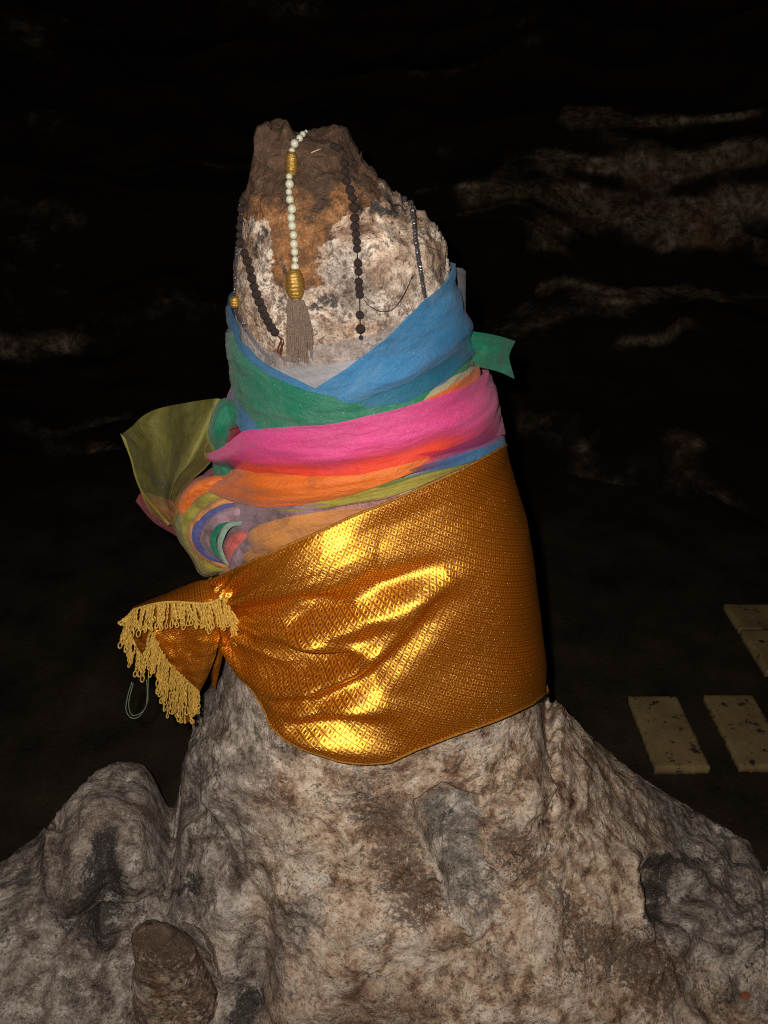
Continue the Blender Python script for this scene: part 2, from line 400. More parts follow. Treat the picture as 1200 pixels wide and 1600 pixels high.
def edge_z(phi, edge, lim=82, off=.01):
    L = math.radians(lim); ph = np.clip(phi, -L, L); z = solve_edge(ph, edge, off)
    back = np.abs(phi) > L
    if back.any():
        zl = float(solve_edge(np.array([-L]), edge, off)[0]); zr = float(solve_edge(np.array([L]), edge, off)[0])
        a = np.where(phi > 0, (phi-L)/(2*(math.pi-L)), 1 + (phi+L)/(2*(math.pi-L)))
        zb = zr*(1-a) + zl*a; z = np.where(back, zb, z)
    return z
def band(name, upper, lower, off, mat, parent, nphi=420, ns=46, a0=-180, a1=180, pleat=.0022, pf=(5, 9), dens=1.0, seed=0,
         ridges=(), swell=0.0, lim=82, extra=None, uvdiag=False, pinch=None, eoff=.016):
    ph = np.radians(np.linspace(a0, a1, nphi)); s = np.linspace(0, 1, ns)
    zu, zl = edge_z(ph, upper, lim, eoff), edge_z(ph, lower, lim, eoff)
    if pinch:                              # gathered where it dives into the knot at the left
        pa, pb, yc, keep = pinch; zc0 = float(solve_edge(np.array([-1.4]), [(0, yc), (1200, yc)])[0])
        d = np.abs(((ph - math.radians(pa) + math.pi) % (2*math.pi)) - math.pi); f = keep + (1-keep)*smooth(0, math.radians(pb), d)
        zu = zc0*(1-f) + zu*f; zl = zc0*(1-f) + zl*f
    PH, S = np.meshgrid(ph, s, indexing='ij')
    Z = zu[:, None]*(1-S) + zl[:, None]*S
    base = body(PH, Z, 0.0); q = np.stack([PH.ravel()*pf[0]*.35, S.ravel()*pf[1], np.full(PH.size, seed*3.7)], -1)
    pl = (fbm(q, 1.0, 3, seed)).reshape(PH.shape)*pleat + noise(q*[1.6, 3.1, 1], 1.0, seed+9).reshape(PH.shape)*pleat*.45
    if not uvdiag:
        zc = Z - .055*np.sin(PH*.5 + .2); sq = np.stack([PH.ravel()*1.3, zc.ravel()*34, np.zeros(PH.size)], -1)
        sh_ = noise(sq, 1.0, 200).reshape(PH.shape)*.0045 + noise(sq*[2.0, 2.6, 1], 1.0, 201).reshape(PH.shape)*.0024 + noise(sq*[4.0, 5.5, 1], 1.0, 202).reshape(PH.shape)*.0009
        pl = pl*.22 + sh_
    o = (off(PH, S) if callable(off) else off) + pl - .010*smooth(.5, 1.4, PH)*smooth(2.6, 1.8, PH)
    o = o + swell*np.sin(np.pi*S)**.7
    px, py = proj(base)
    front = np.cos(PH) > -.15
    for r in ridges:
        pts, amp, wd = r[:3]; d, t = seg_dist(px, py, pts)
        fade = np.sin(np.pi*np.clip(t*.96+.02, 0, 1))**.5
        o = o + np.where(front, amp*np.exp(-(d/wd)**2)*fade, 0)
    if extra is not None: o = o + extra(px, py, PH, S)*front
    o = np.maximum(o, .0015)
    V = body(PH, Z, o)
    r_ = .27
    uv = np.stack([PH*r_, (zu[:, None]-Z)], -1)
    if uvdiag:
        md = body(ph, np.full(ph.shape, float(Z.mean())), .02); al = np.concatenate([[0], np.cumsum(np.linalg.norm(np.diff(md, axis=0), axis=1))])
        uv = np.stack([np.broadcast_to(al[:, None], Z.shape), Z*1.05], -1)
    dn = dens(PH, S, px, py) if callable(dens) else np.full(PH.shape, dens)
    me = grid_mesh(name, V, uv, {'dens': dn}); return link(name, me, mat, parent)

# ------------------------------------------------------------------ stone mesh
def stone():
    nphi, nz = 300, 420
    ph = np.linspace(-math.pi, math.pi, nphi, endpoint=False)
    zz = np.concatenate([np.linspace(-.2, ZTOP, nz)])
    PH, Z = np.meshgrid(ph, zz, indexing='ij'); V = body(PH, Z, -.004)
    V = V.reshape(nphi, nz, 3)
    me = grid_mesh('s', V, closed_u=True)
    bm = bmesh.new(); bm.from_mesh(me); bm.verts.ensure_lookup_table()
    for k, sgn in ((0, 1), (nz-1, -1)):
        ring = [bm.verts[i*nz+k] for i in range(nphi)]
        bm.faces.new(ring if sgn > 0 else ring[::-1])
    def blob(c, r, rot=(0, 0, 0)):
        m = Matrix.Translation(c) @ Matrix.Rotation(rot[2], 4, 'Z') @ Matrix.Rotation(rot[1], 4, 'Y') @ Matrix.Diagonal((*r, 1))
        bmesh.ops.create_icosphere(bm, subdivisions=4, radius=1, matrix=m)
    # knobs at the tip
    blob(P(423, 208, 1.15), (.025, .03, .024)); blob(P(418, 240, 1.14), (.020, .03, .04)); blob(P(515, 212, 1.15), (.032, .035, .022), (0, .25, 0))
    blob(P(480, 225, 1.15), (.04, .04, .025))
    blob(P(660, 345, 1.15), (.02, .03, .02))
    # left shoulder mound and its slope towards the camera
    blob(P(196, 1248, 1.10), (.092, .13, .078)); blob(P(170, 1300, 1.02), (.12, .14, .11), (0, -.35, 0)); blob(P(80, 1420, .98), (.22, .2, .14), (0, -.3, 0))
    blob(P(30, 1500, .88), (.25, .22, .16)); blob(P(150, 1560, .82), (.16, .14, .16)); blob(P(300, 1400, .98), (.12, .12, .12))
    blob(P(-80, 1560, .85), (.3, .3, .18))
    # right apron
    blob(P(1100, 1500, .95), (.22, .2, .12), (0, .35, 0)); blob(P(1260, 1580, .85), (.3, .3, .16)); blob(P(1330, 1540, 1.08), (.42, .28, .22))
    blob(P(930, 1420, .95), (.12, .13, .17), (0, .5, 0)); blob(P(1060, 1560, .86), (.14, .14, .14))
    blob(P(540, 1540, .86), (.20, .12, .22)); blob(P(780, 1540, .84), (.16, .12, .18)); blob(P(600, 1330, .95), (.10, .08, .15))
    me2 = bpy.data.meshes.new('s2'); bm.to_mesh(me2); bm.free()
    tmp = bpy.data.objects.new('tmp', me2); COL.objects.link(tmp)
    md = tmp.modifiers.new('r', 'REMESH'); md.mode = 'VOXEL'; md.voxel_size = .0042
    dg = bpy.context.evaluated_depsgraph_get()
    me3 = bpy.data.meshes.new_from_object(tmp.evaluated_get(dg)); bpy.data.objects.remove(tmp)
    me3.name = 'stalagmite'
    n = len(me3.vertices); v = np.zeros(n*3); me3.vertices.foreach_get('co', v); v = v.reshape(-1, 3)
    # soften the joins of the lumps
    ed = np.zeros(len(me3.edges)*2, int); me3.edges.foreach_get('vertices', ed); ed = ed.reshape(-1, 2)
    cnt = np.bincount(ed.ravel(), minlength=n).astype(float)[:, None]
    lowm = smooth(.62, .45, v[:, 2])[:, None]*.9 + .1
    for it in range(26):
        s = np.zeros((n, 3))
        for a in range(3):
            s[:, a] = np.bincount(ed[:, 0], v[ed[:, 1], a], n) + np.bincount(ed[:, 1], v[ed[:, 0], a], n)
        v = v + (s/cnt - v)*.6*(lowm if it > 1 else 1)
    me3.vertices.foreach_set('co', v.ravel()); me3.update()
    nr = np.zeros(n*3); me3.vertices.foreach_get('normal', nr); nr = nr.reshape(-1, 3)
    px, py = proj(v)
    cv = np.array([0, 0, H]) - v; cv /= np.linalg.norm(cv, axis=1)[:, None]
    front = smooth(-.1, .25, (nr*cv).sum(1))
    low = smooth(.62, .42, v[:, 2]); z = v[:, 2]
    warp = v + .03*np.stack([fbm(v, 5, 2, 41), fbm(v, 5, 2, 43), fbm(v, 5, 2, 47)], -1)
    d = low*(.020*fbm(warp, 3.2, 3, 1) + .010*ridged(warp*[1, 1, .55], 7, 3, 5) - .006)
    d += low*.008*fbm(warp, 9, 2, 8)
    d += (.004 + .004*low)*fbm(warp, 16, 3, 11) + .0030*(.5+.5*low)*ridged(warp, 38, 3, 15) + .0016*fbm(v, 110, 2, 21)
    top = smooth(1.2, 1.3, z)
    d += top*(.0050*ridged(v*[1, 1, .7], 24, 4, 31) - .001) + smooth(1.36, 1.42, z)*.005*fbm(v, 34, 3, 33)
    cloth = smooth(.56, .64, z)*smooth(1.28, 1.16, z); d = d*(1-.7*cloth) - .004*cloth
    def valley(pts, amp, w, pw=2):
        dd, t = seg_dist(px + 9*noise(v, 22, 91), py + 9*noise(v, 22, 92), pts); return front*amp*np.exp(-(dd/w)**pw)
    def area(pts, amp, w):
        return front*amp*smooth(-w*.5, w*.5, poly_sd(px + 9*noise(v, 18, 95), py + 9*noise(v, 18, 96), pts))
    d -= area([(645, 1250), (690, 1225), (745, 1240), (752, 1310), (778, 1380), (765, 1445), (745, 1452), (705, 1415), (690, 1360), (660, 1300)], .020, 11)
    d += valley([(655, 1300), (690, 1360), (703, 1415), (745, 1458), (775, 1430)], .012, 11)
    d -= valley([(864, 1085), (868, 1150), (866, 1210), (856, 1285)], .007, 8)
    d += valley([(835, 1120), (835, 1200), (820, 1290)], .008, 26)
    d -= area([(1005, 1345), (1060, 1330), (1110, 1390), (1075, 1440), (1020, 1450)], .065, 40)
    d += valley([(985, 1330), (1000, 1400), (1015, 1460), (1060, 1540), (1090, 1600)], .016, 16)
    d -= area([(1020, 1470), (1200, 1500), (1200, 1600), (1110, 1600), (1060, 1540)], .02, 50)
    d += area([(430, 1380), (700, 1440), (960, 1480), (1060, 1600), (420, 1600)], .016, 70)
    d -= valley([(300, 1250), (350, 1330), (395, 1420), (385, 1520), (370, 1620)], .045, 30)
    d += valley([(330, 1180), (400, 1260), (470, 1330), (500, 1400)], .012, 30)
    d -= valley([(330, 1300), (331, 1420)], .006, 5)
    d -= valley([(155, 1310), (165, 1370), (170, 1440), (150, 1520)], .040, 28)
    d += valley([(195, 1330), (200, 1420), (210, 1480)], .010, 14)
    d += valley([(1085, 1355), (1055, 1400), (1030, 1430)], .016, 12)
    d += valley([(1135, 1465), (1190, 1490)], .018, 18)
    d -= valley([(1010, 1480), (1060, 1460), (1110, 1450)], .02, 16)
    d -= valley([(600, 1290), (560, 1330), (520, 1400)], .008, 26)
    v = v + nr*d[:, None]
    # settle the foot to its real outline: left shoulder, notch, right slope
    TX = [-200, 0, 60, 110, 145, 180, 222, 240, 252, 266, 277, 300, 314, 830, 852, 880, 925, 985, 1060, 1150, 1200, 1400]
    TY = [1440, 1347, 1303, 1243, 1206, 1190, 1192, 1210, 1246, 1262, 1248, 1198, 1150, 1050, 1078, 1102, 1150, 1200, 1250, 1302, 1338, 1440]
    for it in range(5):
        px, py = proj(v); bins = np.arange(-200, 1402, 6.0); idx = np.digitize(px, bins)
        ok = (py > 1050) & (v[:, 2] > 0.0) & (idx > 0) & (idx < len(bins)); ya = np.full(len(bins)+1, 9e3); np.minimum.at(ya, idx[ok], py[ok])
        bad = ya > 8e3; xs = np.arange(len(ya)); ya[bad] = np.interp(xs[bad], xs[~bad], ya[~bad])
        ctr = np.concatenate([[bins[0]], bins+3]); dl = np.interp(ctr, TX, TY) - ya; dl[(ctr > 274) & (ctr < 850)] = 0; dl = np.clip(dl, -160, 160)
        dl = np.convolve(np.pad(dl, 2, 'edge'), [.1, .2, .4, .2, .1], 'valid')
        dx = np.interp(px, ctr, dl); yy = np.interp(px, ctr, ya)
        wt = np.exp(-np.clip((py-yy)/170, 0, 9)**2)*smooth(1040, 1090, py)
        mpp = (v[:, 1]*CT - (v[:, 2]-H)*ST)/F
        v[:, 2] -= dx*wt*mpp/CT*.9
    LPY = [180, 190, 197, 215, 235, 262, 285, 305]; LPX = [424, 412, 403, 397, 398, 392, 388, 382]
    px, py = proj(v); lim_ = np.interp(py, LPY, LPX); mp = (v[:, 1]*CT - (v[:, 2]-H)*ST)/F
    ov = np.clip(lim_ - px, 0, 60)*(py < 300)*(v[:, 2] > 1.3); v[:, 0] += ov*mp*.9
    UX = [380, 391, 396, 403, 415, 438, 450, 455, 462, 478, 500, 520, 538, 548, 560, 578, 600, 625, 645, 675, 697, 704]
    UY = [305, 262, 222, 197, 190, 184, 188, 200, 206, 204, 200, 195, 197, 208, 234, 258, 282, 305, 318, 343, 372, 395]
    for it in range(6):
        px, py = proj(v); sel = (v[:, 2] > 1.2); bins = np.arange(380, 720, 3.0); idx = np.digitize(px, bins)
        ok = sel & (idx > 0) & (idx < len(bins)); ya = np.full(len(bins)+1, 9e3); np.minimum.at(ya, idx[ok], py[ok])
        bad = ya > 8e3; xs = np.arange(len(ya)); ya[bad] = np.interp(xs[bad], xs[~bad], ya[~bad])
        ctr = np.concatenate([[bins[0]], bins+1.5]); dl = np.interp(ctr, UX, UY) - ya; dl = dl + 3*np.sin(ctr*.31)*(ctr > 550) + 2*np.sin(ctr*.83+1)*(ctr > 470); dl[(ctr < 404) | (ctr > 700)] = 0; dl = np.clip(dl, -40, 40)
        dl = np.convolve(np.pad(dl, 1, 'edge'), [.2, .6, .2], 'valid')
        wt = np.exp(-np.clip((py-np.interp(px, ctr, ya))/60, 0, 9)**2)*sel
        v[:, 2] -= np.interp(px, ctr, dl, left=0, right=0)*wt*(v[:, 1]*CT - (v[:, 2]-H)*ST)/F*.8
    me3.vertices.foreach_set('co', v.ravel()); me3.update()
    me3.polygons.foreach_set('use_smooth', [True]*len(me3.polygons))
    px, py = proj(v)
    px = px + 16*fbm(v, 26, 3, 101); py = py + 16*fbm(v, 26, 3, 102)
    def A(name, val):
        at = me3.attributes.new(name, 'FLOAT', 'POINT'); at.data.foreach_set('value', val.astype(np.float32))
    fr = np.maximum(front, smooth(1.27, 1.31, z))
    def pm(pts, w): return fr*np.clip(.5 + poly_sd(px, py, pts)/(2*w), 0, 1)
    def ln(pts, w): dd, _ = seg_dist(px, py, pts); return fr*np.exp(-(dd/w)**2)
    grey = np.clip(smooth(560, 300, px)*.9, 0, 1)*(py > 600)
    grey = np.maximum(grey, pm([(645, 1250), (690, 1225), (745, 1240), (752, 1310), (785, 1390), (765, 1450), (705, 1415), (690, 1360), (660, 1300)], 8)*.75)
    dull = pm([(650, 1250), (690, 1235), (740, 1250), (745, 1310), (770, 1390), (755, 1440), (715, 1415), (698, 1360), (665, 1300)], 12); A('dull', dull)
    grey = np.maximum(grey, pm([(868, 1060), (960, 1180), (1040, 1300), (1000, 1460), (1200, 1600), (1260, 1300)], 30)*.85)
    grey = np.maximum(grey, .45*(py < 600)); grey = np.maximum(grey, .6*ln([(480, 1420), (430, 1480), (400, 1600)], 50)); grey = np.maximum(grey, .7*pm([(500, 370), (560, 330), (600, 420), (600, 520), (500, 520)], 30))
    A('grey', grey)
    br = .48*ln([(560, 1230), (600, 1330), (650, 1400)], 50) + .45*ln([(610, 1290), (640, 1350), (660, 1430)], 34) + .48*ln([(800, 1330), (900, 1440), (1010, 1500), (1060, 1580)], 40) + .3*ln([(470, 1400), (430, 1470), (440, 1560)], 40) + .35*ln([(750, 1480), (790, 1560)], 26)
    br = br + .4*ln([(1000, 1520), (920, 1500)], 44) + .42*ln([(560, 1560), (640, 1600)], 50) + .38*ln([(830, 1200), (790, 1300)], 34) + .3*ln([(100, 1280), (40, 1340)], 60) + .1
    br = br + .22*smooth(930, 1150, px)*(py > 1000) + .12*smooth(420, 300, px)*(py > 1000)
    A('brown', np.clip(br, 0, .8)*(py > 600) + (.33 + .08*smooth(380, 520, py))*(py <= 600))
    A('ochre', pm([(380, 150), (600, 150), (600, 290), (560, 335), (530, 345), (525, 372), (498, 385), (500, 448), (455, 452), (430, 440), (410, 350), (372, 330)], 14))
    um = pm([(380, 150), (580, 150), (610, 290), (560, 300), (470, 300), (395, 330), (370, 320)], 30)*.95 + .5*ln([(500, 300), (520, 400)], 16)
    um = np.maximum(um, .7*pm([(560, 270), (640, 330), (630, 350), (570, 340)], 14))
    A('umber', um)
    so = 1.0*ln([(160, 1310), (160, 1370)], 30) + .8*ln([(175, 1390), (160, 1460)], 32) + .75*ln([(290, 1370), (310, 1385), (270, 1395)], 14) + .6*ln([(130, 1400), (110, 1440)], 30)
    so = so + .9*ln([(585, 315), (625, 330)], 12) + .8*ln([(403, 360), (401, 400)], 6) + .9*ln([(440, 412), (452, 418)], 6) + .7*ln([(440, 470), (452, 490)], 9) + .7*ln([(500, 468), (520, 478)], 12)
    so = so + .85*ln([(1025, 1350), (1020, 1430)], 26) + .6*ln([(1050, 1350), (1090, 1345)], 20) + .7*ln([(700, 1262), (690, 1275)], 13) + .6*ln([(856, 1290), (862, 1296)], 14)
    so = so + .55*ln([(865, 1090), (868, 1200), (857, 1285)], 4) + .5*ln([(330, 1300), (331, 1420)], 5) + .5*ln([(385, 1450), (375, 1600)], 30) + .55*ln([(1190, 1500), (1130, 1560)], 40) + .6*ln([(395, 1560), (370, 1600)], 20) + .45*ln([(130, 1560), (95, 1520)], 26)  # shade painted along the carved creases and hollows
    A('soot_shade', np.clip(so, 0, 1))
    pa = .8*ln([(1080, 1370), (1050, 1410)], 16) + .7*ln([(1140, 1468), (1185, 1480)], 12) + .6*ln([(480, 1380), (500, 1370)], 20) + .5*ln([(195, 1370), (205, 1420), (225, 1440)], 7) + .55*ln([(960, 1420), (972, 1450)], 8)
    pa = pa + .5*ln([(225, 1210), (222, 1230)], 12) + .6*ln([(430, 1150), (440, 1165)], 12) + .6*ln([(350, 1420), (362, 1440)], 9) + .75*ln([(668, 1320), (690, 1370), (702, 1415), (745, 1460), (772, 1432)], 8) + .45*ln([(330, 1215), (350, 1300), (390, 1290)], 26)
    pa = pa + .7*ln([(490, 500), (498, 512)], 9) + .4*ln([(610, 290), (600, 300)], 9) + .45*ln([(560, 1480), (700, 1500)], 60) + .5*ln([(680, 1180), (740, 1160)], 30) + .4*ln([(840, 1110), (780, 1140)], 25)
    A('pale', np.clip(pa, 0, 1))
    if 'dull' not in me3.attributes: A('dull', pa*0)
    me3.materials.clear()
    return link('stalagmite', me3, M_stone)
ST_OB = tag(stone(), 'tall wide-footed grey and brown stalagmite wrapped in coloured scarves and gold cloth', 'stalagmite')
_me = ST_OB.data
_v = np.zeros(len(_me.vertices)*3); _me.vertices.foreach_get('co', _v); _v = _v.reshape(-1, 3)
BVH = BVHTree.FromPolygons(_v.tolist(), [p.vertices[:] for p in _me.polygons])
def hit(px, py, off=0.0):                  # a spot on the stone, lifted off along its normal
    for k in range(60):
        dx, dy, dz = ray(px, py); d = Vector((float(dx), float(dy), float(dz))).normalized()
        loc, nr, _, _ = BVH.ray_cast(Vector((0, 0, H)), d)
        if loc is not None and loc.y < 1.45: return loc - d*off*.75 + nr*off*.25, nr
        px += 1.5 if px < 550 else -1.5
    return P(px, py, 1.1), Vector((0, -1, 0))

# ------------------------------------------------------------------ small brown stump in front
def stump():
    nphi, nz = 120, 160
    ph = np.linspace(-math.pi, math.pi, nphi, endpoint=False); s = np.linspace(0, 1, nz)
    rows = [(1445, 228, 240), (1447, 221, 256), (1452, 216, 268), (1465, 213, 284), (1490, 212, 303), (1530, 211, 322), (1580, 209, 345), (1640, 204, 366), (1760, 190, 400)]
    Y0 = .765; zz, l, r = [], [], []
    for py, a, b in rows:
        pa, pb = P(a, py, Y0), P(b, py, Y0); zz.append(pa.z); l.append(pa.x); r.append(pb.x)
    zz, l, r = map(lambda q: np.array(q)[::-1], (zz, l, r))
    Z1 = np.linspace(zz[0], zz[-1], nz); L = np.interp(Z1, zz, l); R = np.interp(Z1, zz, r)
    PHI, ZZ = np.meshgrid(ph, Z1, indexing='ij'); C = (L+R)/2; w = (R-L)/2
    V = np.stack([C + np.sin(PHI)*w, Y0 - np.cos(PHI)*w*.62 + .10*(ZZ-zz[-1])*0, ZZ], -1)
    q = V.reshape(-1, 3); rad = q - np.stack([np.tile(C, nphi), np.full(len(q), Y0), q[:, 2]], -1)
    rad /= np.linalg.norm(rad, axis=1)[:, None] + 1e-6
    q = q + rad*(.008*fbm(q, 14, 4, 3) + .002*ridged(q, 60, 3, 5))[:, None]
    V = q.reshape(nphi, nz, 3)
    at = {a: np.full((nphi, nz), b) for a, b in (('grey', .0), ('brown', .50), ('ochre', .0), ('soot_shade', .0), ('pale', .0))}
    at['umber'] = np.clip(.35 + .5*smooth(-.09, 0, V[..., 2]-zz[-1]) + .25*np.sin(PHI), 0, 1); at['soot_shade'] = .35*smooth(-.03, 0, V[..., 2]-zz[-1])
    me = grid_mesh('small_stalagmite', V, None, at, True)
    o = link('small_stalagmite', me, M_stone); tag(o, 'small dark brown cone stump in front of the big stalagmite\'s left foot', 'stalagmite')
    # pale thin lip of flowstone behind it
    A = [(285, 1441), (303, 1452), (322, 1478), (335, 1515), (350, 1560), (372, 1640)]
    rails = []
    for k, (dx, Y) in enumerate(((-26, .80), (-8, .782), (0, .776), (5, .782), (14, .83), (30, .93))):
        rails.append(np.array([P(x+dx*(.3+.7*min(1, i/2)), y + (6 if k in (0, 5) else 0) - (3 if k == 2 else 0), Y) for i, (x, y) in enumerate(A)]))
    V = np.array([catmull(r_, 90) for r_ in rails]); V = np.stack([catmull(V[:, i], 26) for i in range(90)])
    q = V.reshape(-1, 3); q = q + (np.stack([fbm(q, 30, 3, 7), fbm(q, 30, 3, 8), fbm(q, 30, 3, 9)], -1)*.004)
    V = q.reshape(V.shape); S = np.linspace(0, 1, 26)[None, :]*np.ones((90, 1))
    at = {a: np.full(S.shape, b) for a, b in (('grey', .6), ('brown', .3), ('ochre', 0.), ('umber', .2), ('soot_shade', .0))}
    at['pale'] = np.exp(-((S-.42)/.09)**2)*.75
    link('stone_lip', grid_mesh('stone_lip', V, None, at), M_stone, o)
stump()

# ------------------------------------------------------------------ cave floor, slabs, wall
def floor():
    n = 220; x = np.linspace(-7, 7, n); y = np.linspace(-4, 8, n); X, Y = np.meshgrid(x, y, indexing='ij')
    q = np.stack([X.ravel(), Y.ravel(), np.zeros(X.size)], -1)
    Z = (.012*fbm(q, 1.5, 4, 3)).reshape(X.shape) - .02
    me = grid_mesh('cave_floor', np.stack([X, Y, Z], -1)); o = link('cave_floor', me, mat_floor()); tag(o, kind='structure')
    ms = mat_slab()
    def slab(x0, x1, y0, y1, seed):
        bm = bmesh.new(); nx, ny = 18, 30; r = np.random.RandomState(seed)
        bmesh.ops.create_grid(bm, x_segments=nx, y_segments=ny, size=.5)
        for v in bm.verts:
            e = max(abs(v.co.x), abs(v.co.y)) > .49
            v.co = Vector(((x0+x1)/2 + v.co.x*(x1-x0), (y0+y1)/2 + v.co.y*(y1-y0), .006 + r.uniform(-.0006, .0006)))
            if e: v.co.x += r.choice([0, 0, 0, 1])*r.uniform(-.003, .003); v.co.y += r.choice([0, 0, 0, 1])*r.uniform(-.003, .003); v.co.z -= .001
        ex = bmesh.ops.extrude_face_region(bm, geom=bm.faces[:])
        for v in ex['geom']:
            if isinstance(v, bmesh.types.BMVert): v.co.z -= .035
        return bm_obj('slab', bm, ms, o)
    n0, f0 = ground(600, 1201).y, ground(600, 1089).y
    xs = lambda px, py: ground(px, py).x
    a0, a1 = xs(1025, 1201), xs(1109, 1201); b0 = xs(1157, 1199); wd = a1-a0
    slab(a0, a1, n0, f0, 1); slab(b0, b0+wd, n0+.004, f0+.005, 2); slab(b0+(b0-a0), b0+(b0-a0)+wd, n0, f0, 3)
    n1, f1, c0 = ground(600, 1050).y, ground(600, 946).y, xs(1131, 946)
    mid = n1 + (f1-n1)*.60
    slab(c0, c0+.30, n1, mid-.003, 4); slab(c0, c0+.30, mid+.003, f1, 5); slab(c0+.36, c0+.66, n1, f1, 6)
floor()

def cave_wall():
    nu, nv = 620, 420
    a = np.radians(np.linspace(-118, 118, nu)); s = np.linspace(0, 1, nv)
    A, S = np.meshgrid(a, s, indexing='ij')
    z = -.25 + S*4.2
    R = 3.35 - .55*np.sin(A) + .55*smooth(0, 1.0, z)*1.0 + 1.6*np.clip(z-1.15, 0, 9)**1.5*smooth(2.6, 1.4, z)
    roof = smooth(2.2, 3.95, z); R = R*(1-roof*.85)
    X = R*np.sin(A); Y = .2 + R*np.cos(A)
    V = np.stack([X, Y, z], -1); q = V.reshape(-1, 3); dr = np.stack([np.sin(A), np.cos(A), 0*A], -1).reshape(-1, 3)
    w = q + .16*np.stack([fbm(q, 1.3, 3, 61), fbm(q, 1.3, 3, 62), fbm(q, 1.3, 3, 63)], -1)
    lay = ridged(w*[.55, .55, 2.6], .95, 2, 64); d = .16*lay + .30*fbm(q, .6, 2, 66) + .03*fbm(q, 8, 3, 69)
    q2 = q - dr*d[:, None]; q2[:, 2] += .04*lay
    px, py = proj(q)
    vis = q[:, 1] > 1
    c = .60*np.clip(lay - .35, -1, 1) - .31  # ridges paler, recesses darker: shade put into the rock colour
    def ln(pts, w_): dd, _ = seg_dist(px + 26*fbm(q, 2, 3, 71), (py + 20*fbm(q, 2.6, 3, 72)), pts); return np.exp(-(dd/w_)**2)
    stains = [([(890, 185), (990, 195), (1080, 188), (1190, 185)], 13, .75), ([(850, 265), (960, 262), (1040, 275), (1100, 260), (1190, 260)], 20, 1.0),
              ([(700, 245), (860, 250)], 18, .35), ([(740, 315), (800, 318), (900, 335), (1000, 330), (1200, 330)], 22, .75), ([(840, 380), (930, 365), (1050, 360), (1190, 350)], 26, .6),
              ([(1050, 380), (1130, 375)], 14, .8), ([(850, 455), (1000, 455), (1060, 448), (1190, 470)], 14, .75), ([(980, 560), (1040, 545), (1060, 520), (1130, 540), (1190, 570)], 18, .85),
              ([(760, 490), (830, 480)], 14, .3), ([(0, 800), (70, 780), (150, 745), (240, 735)], 22, .75), ([(0, 850), (40, 840)], 24, .5), ([(-40, 545), (50, 540), (110, 530)], 28, .6), ([(130, 590), (200, 575), (290, 590)], 16, .4),
              ([(900, 690), (1000, 680), (1080, 700)], 12, .3), ([(830, 760), (960, 765)], 14, .3), ([(150, 695), (200, 700)], 9, .4), ([(1020, 930), (1100, 940)], 14, .3), ([(60, 200), (120, 180)], 20, .25)]
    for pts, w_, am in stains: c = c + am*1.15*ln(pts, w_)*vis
    me = grid_mesh('cave_wall', q2.reshape(V.shape), None, {'calcite_shade': c}); o = link('cave_wall', me, mat_wall()); tag(o, kind='structure')
cave_wall()

# ------------------------------------------------------------------ sheer sashes wrapped round the stalagmite
C = dict(blue=(.045, .29, .60), green=(.012, .24, .13), white=(.50, .50, .54), cream=(.58, .56, .36), pink=(.86, .085, .33), orange=(1.0, .21, .02),
         yellow=(.50, .44, .06), purple=(.35, .12, .35), red=(.30, .012, .03), peach=(.85, .36, .10), lilac=(.48, .30, .38), mint=(.36, .52, .42), indigo=(.10, .11, .38), coral=(.68, .13, .12))
M = {k: mat_sheer(k + '_organza', v, {'white': .55, 'cream': .8, 'pink': .86, 'blue': .80, 'yellow': .85}.get(k, .92), dirt={'lilac': 1.0, 'peach': .6, 'orange': .35, 'yellow': .5}.get(k, .15), frost={'blue': .28, 'green': .16, 'orange': .05, 'pink': .08}.get(k, .12)) for k, v in C.items()}
M_end = mat_sheer('thin_yellow_organza', (.44, .40, .09), .38, .05, .5)
GS = 'sheer scarves tied round the stalagmite'
base = lambda py: (P(560, py, YC).x, YC, P(560, py, YC).z)
def sash(name, py, label): return empty(name, base(py), label, 'scarf', GS)

t = sash('white_scarf', 540, 'translucent white scarf showing bare stone through it in a triangle above the blue scarf')
def dW(PH, S, px, py):
    d = np.clip(.55 + .9*smooth(0, .02, (py - np.interp(px, [360, 435, 600, 760], [590, 572, 552, 520]))/400), 0, 1.4); return d
band('wrap', [(355, 500), (400, 545), (440, 562), (485, 546), (600, 522), (660, 492), (728, 425)], [(360, 640), (500, 650), (640, 640), (760, 560)],
     .0045, M['white'], t, dens=dW, pleat=.0010, seed=3)
lo = np.array([[P(x, y, Y) for x, y, Y in r] for r in ([(712, 418, 1.13), (716, 445, 1.13), (720, 480, 1.13)], [(722, 419, 1.15), (725, 450, 1.15), (727, 490, 1.15)], [(728, 424, 1.19), (728, 455, 1.19), (728, 495, 1.19)])])
g = np.array([catmull(r, 14) for r in lo]); me = grid_mesh('corner', g, np.stack(np.meshgrid(np.linspace(0, .03, 3), np.linspace(0, .06, 14), indexing='ij'), -1), {'dens': np.full((3, 14), 1.1)}); link('corner', me, M['white'], t)

t = sash('cream_scarf', 590, 'pale cream scarf showing at the right between the blue and the orange scarf')
band('wrap', [(360, 600), (600, 620), (700, 570), (752, 530)], [(360, 680), (600, 665), (780, 600)], .006, M['cream'], t, pleat=.002, seed=5, dens=lambda PH, S, px, py: smooth(560, 640, px))
t = sash('green_scarf', 590, 'emerald green scarf sweeping down from the left, its corner sticking out at the right')
def offG(PH, S): return .009 + .007*smooth(.25, -.2, PH)
band('wrap', [(362, 520), (372, 545), (420, 588), (480, 612), (560, 628), (640, 600), (740, 545)], [(362, 615), (400, 668), (430, 680), (520, 672), (600, 662), (650, 644), (690, 604), (750, 575)],
     offG, M['green'], t, pleat=.0022, seed=7, dens=lambda PH, S, px, py: np.clip(1.05 - .25*smooth(620, 700, px) - .20*np.exp(-((px-450)/60)**2 - ((py-605)/22)**2), 0, 1.2))
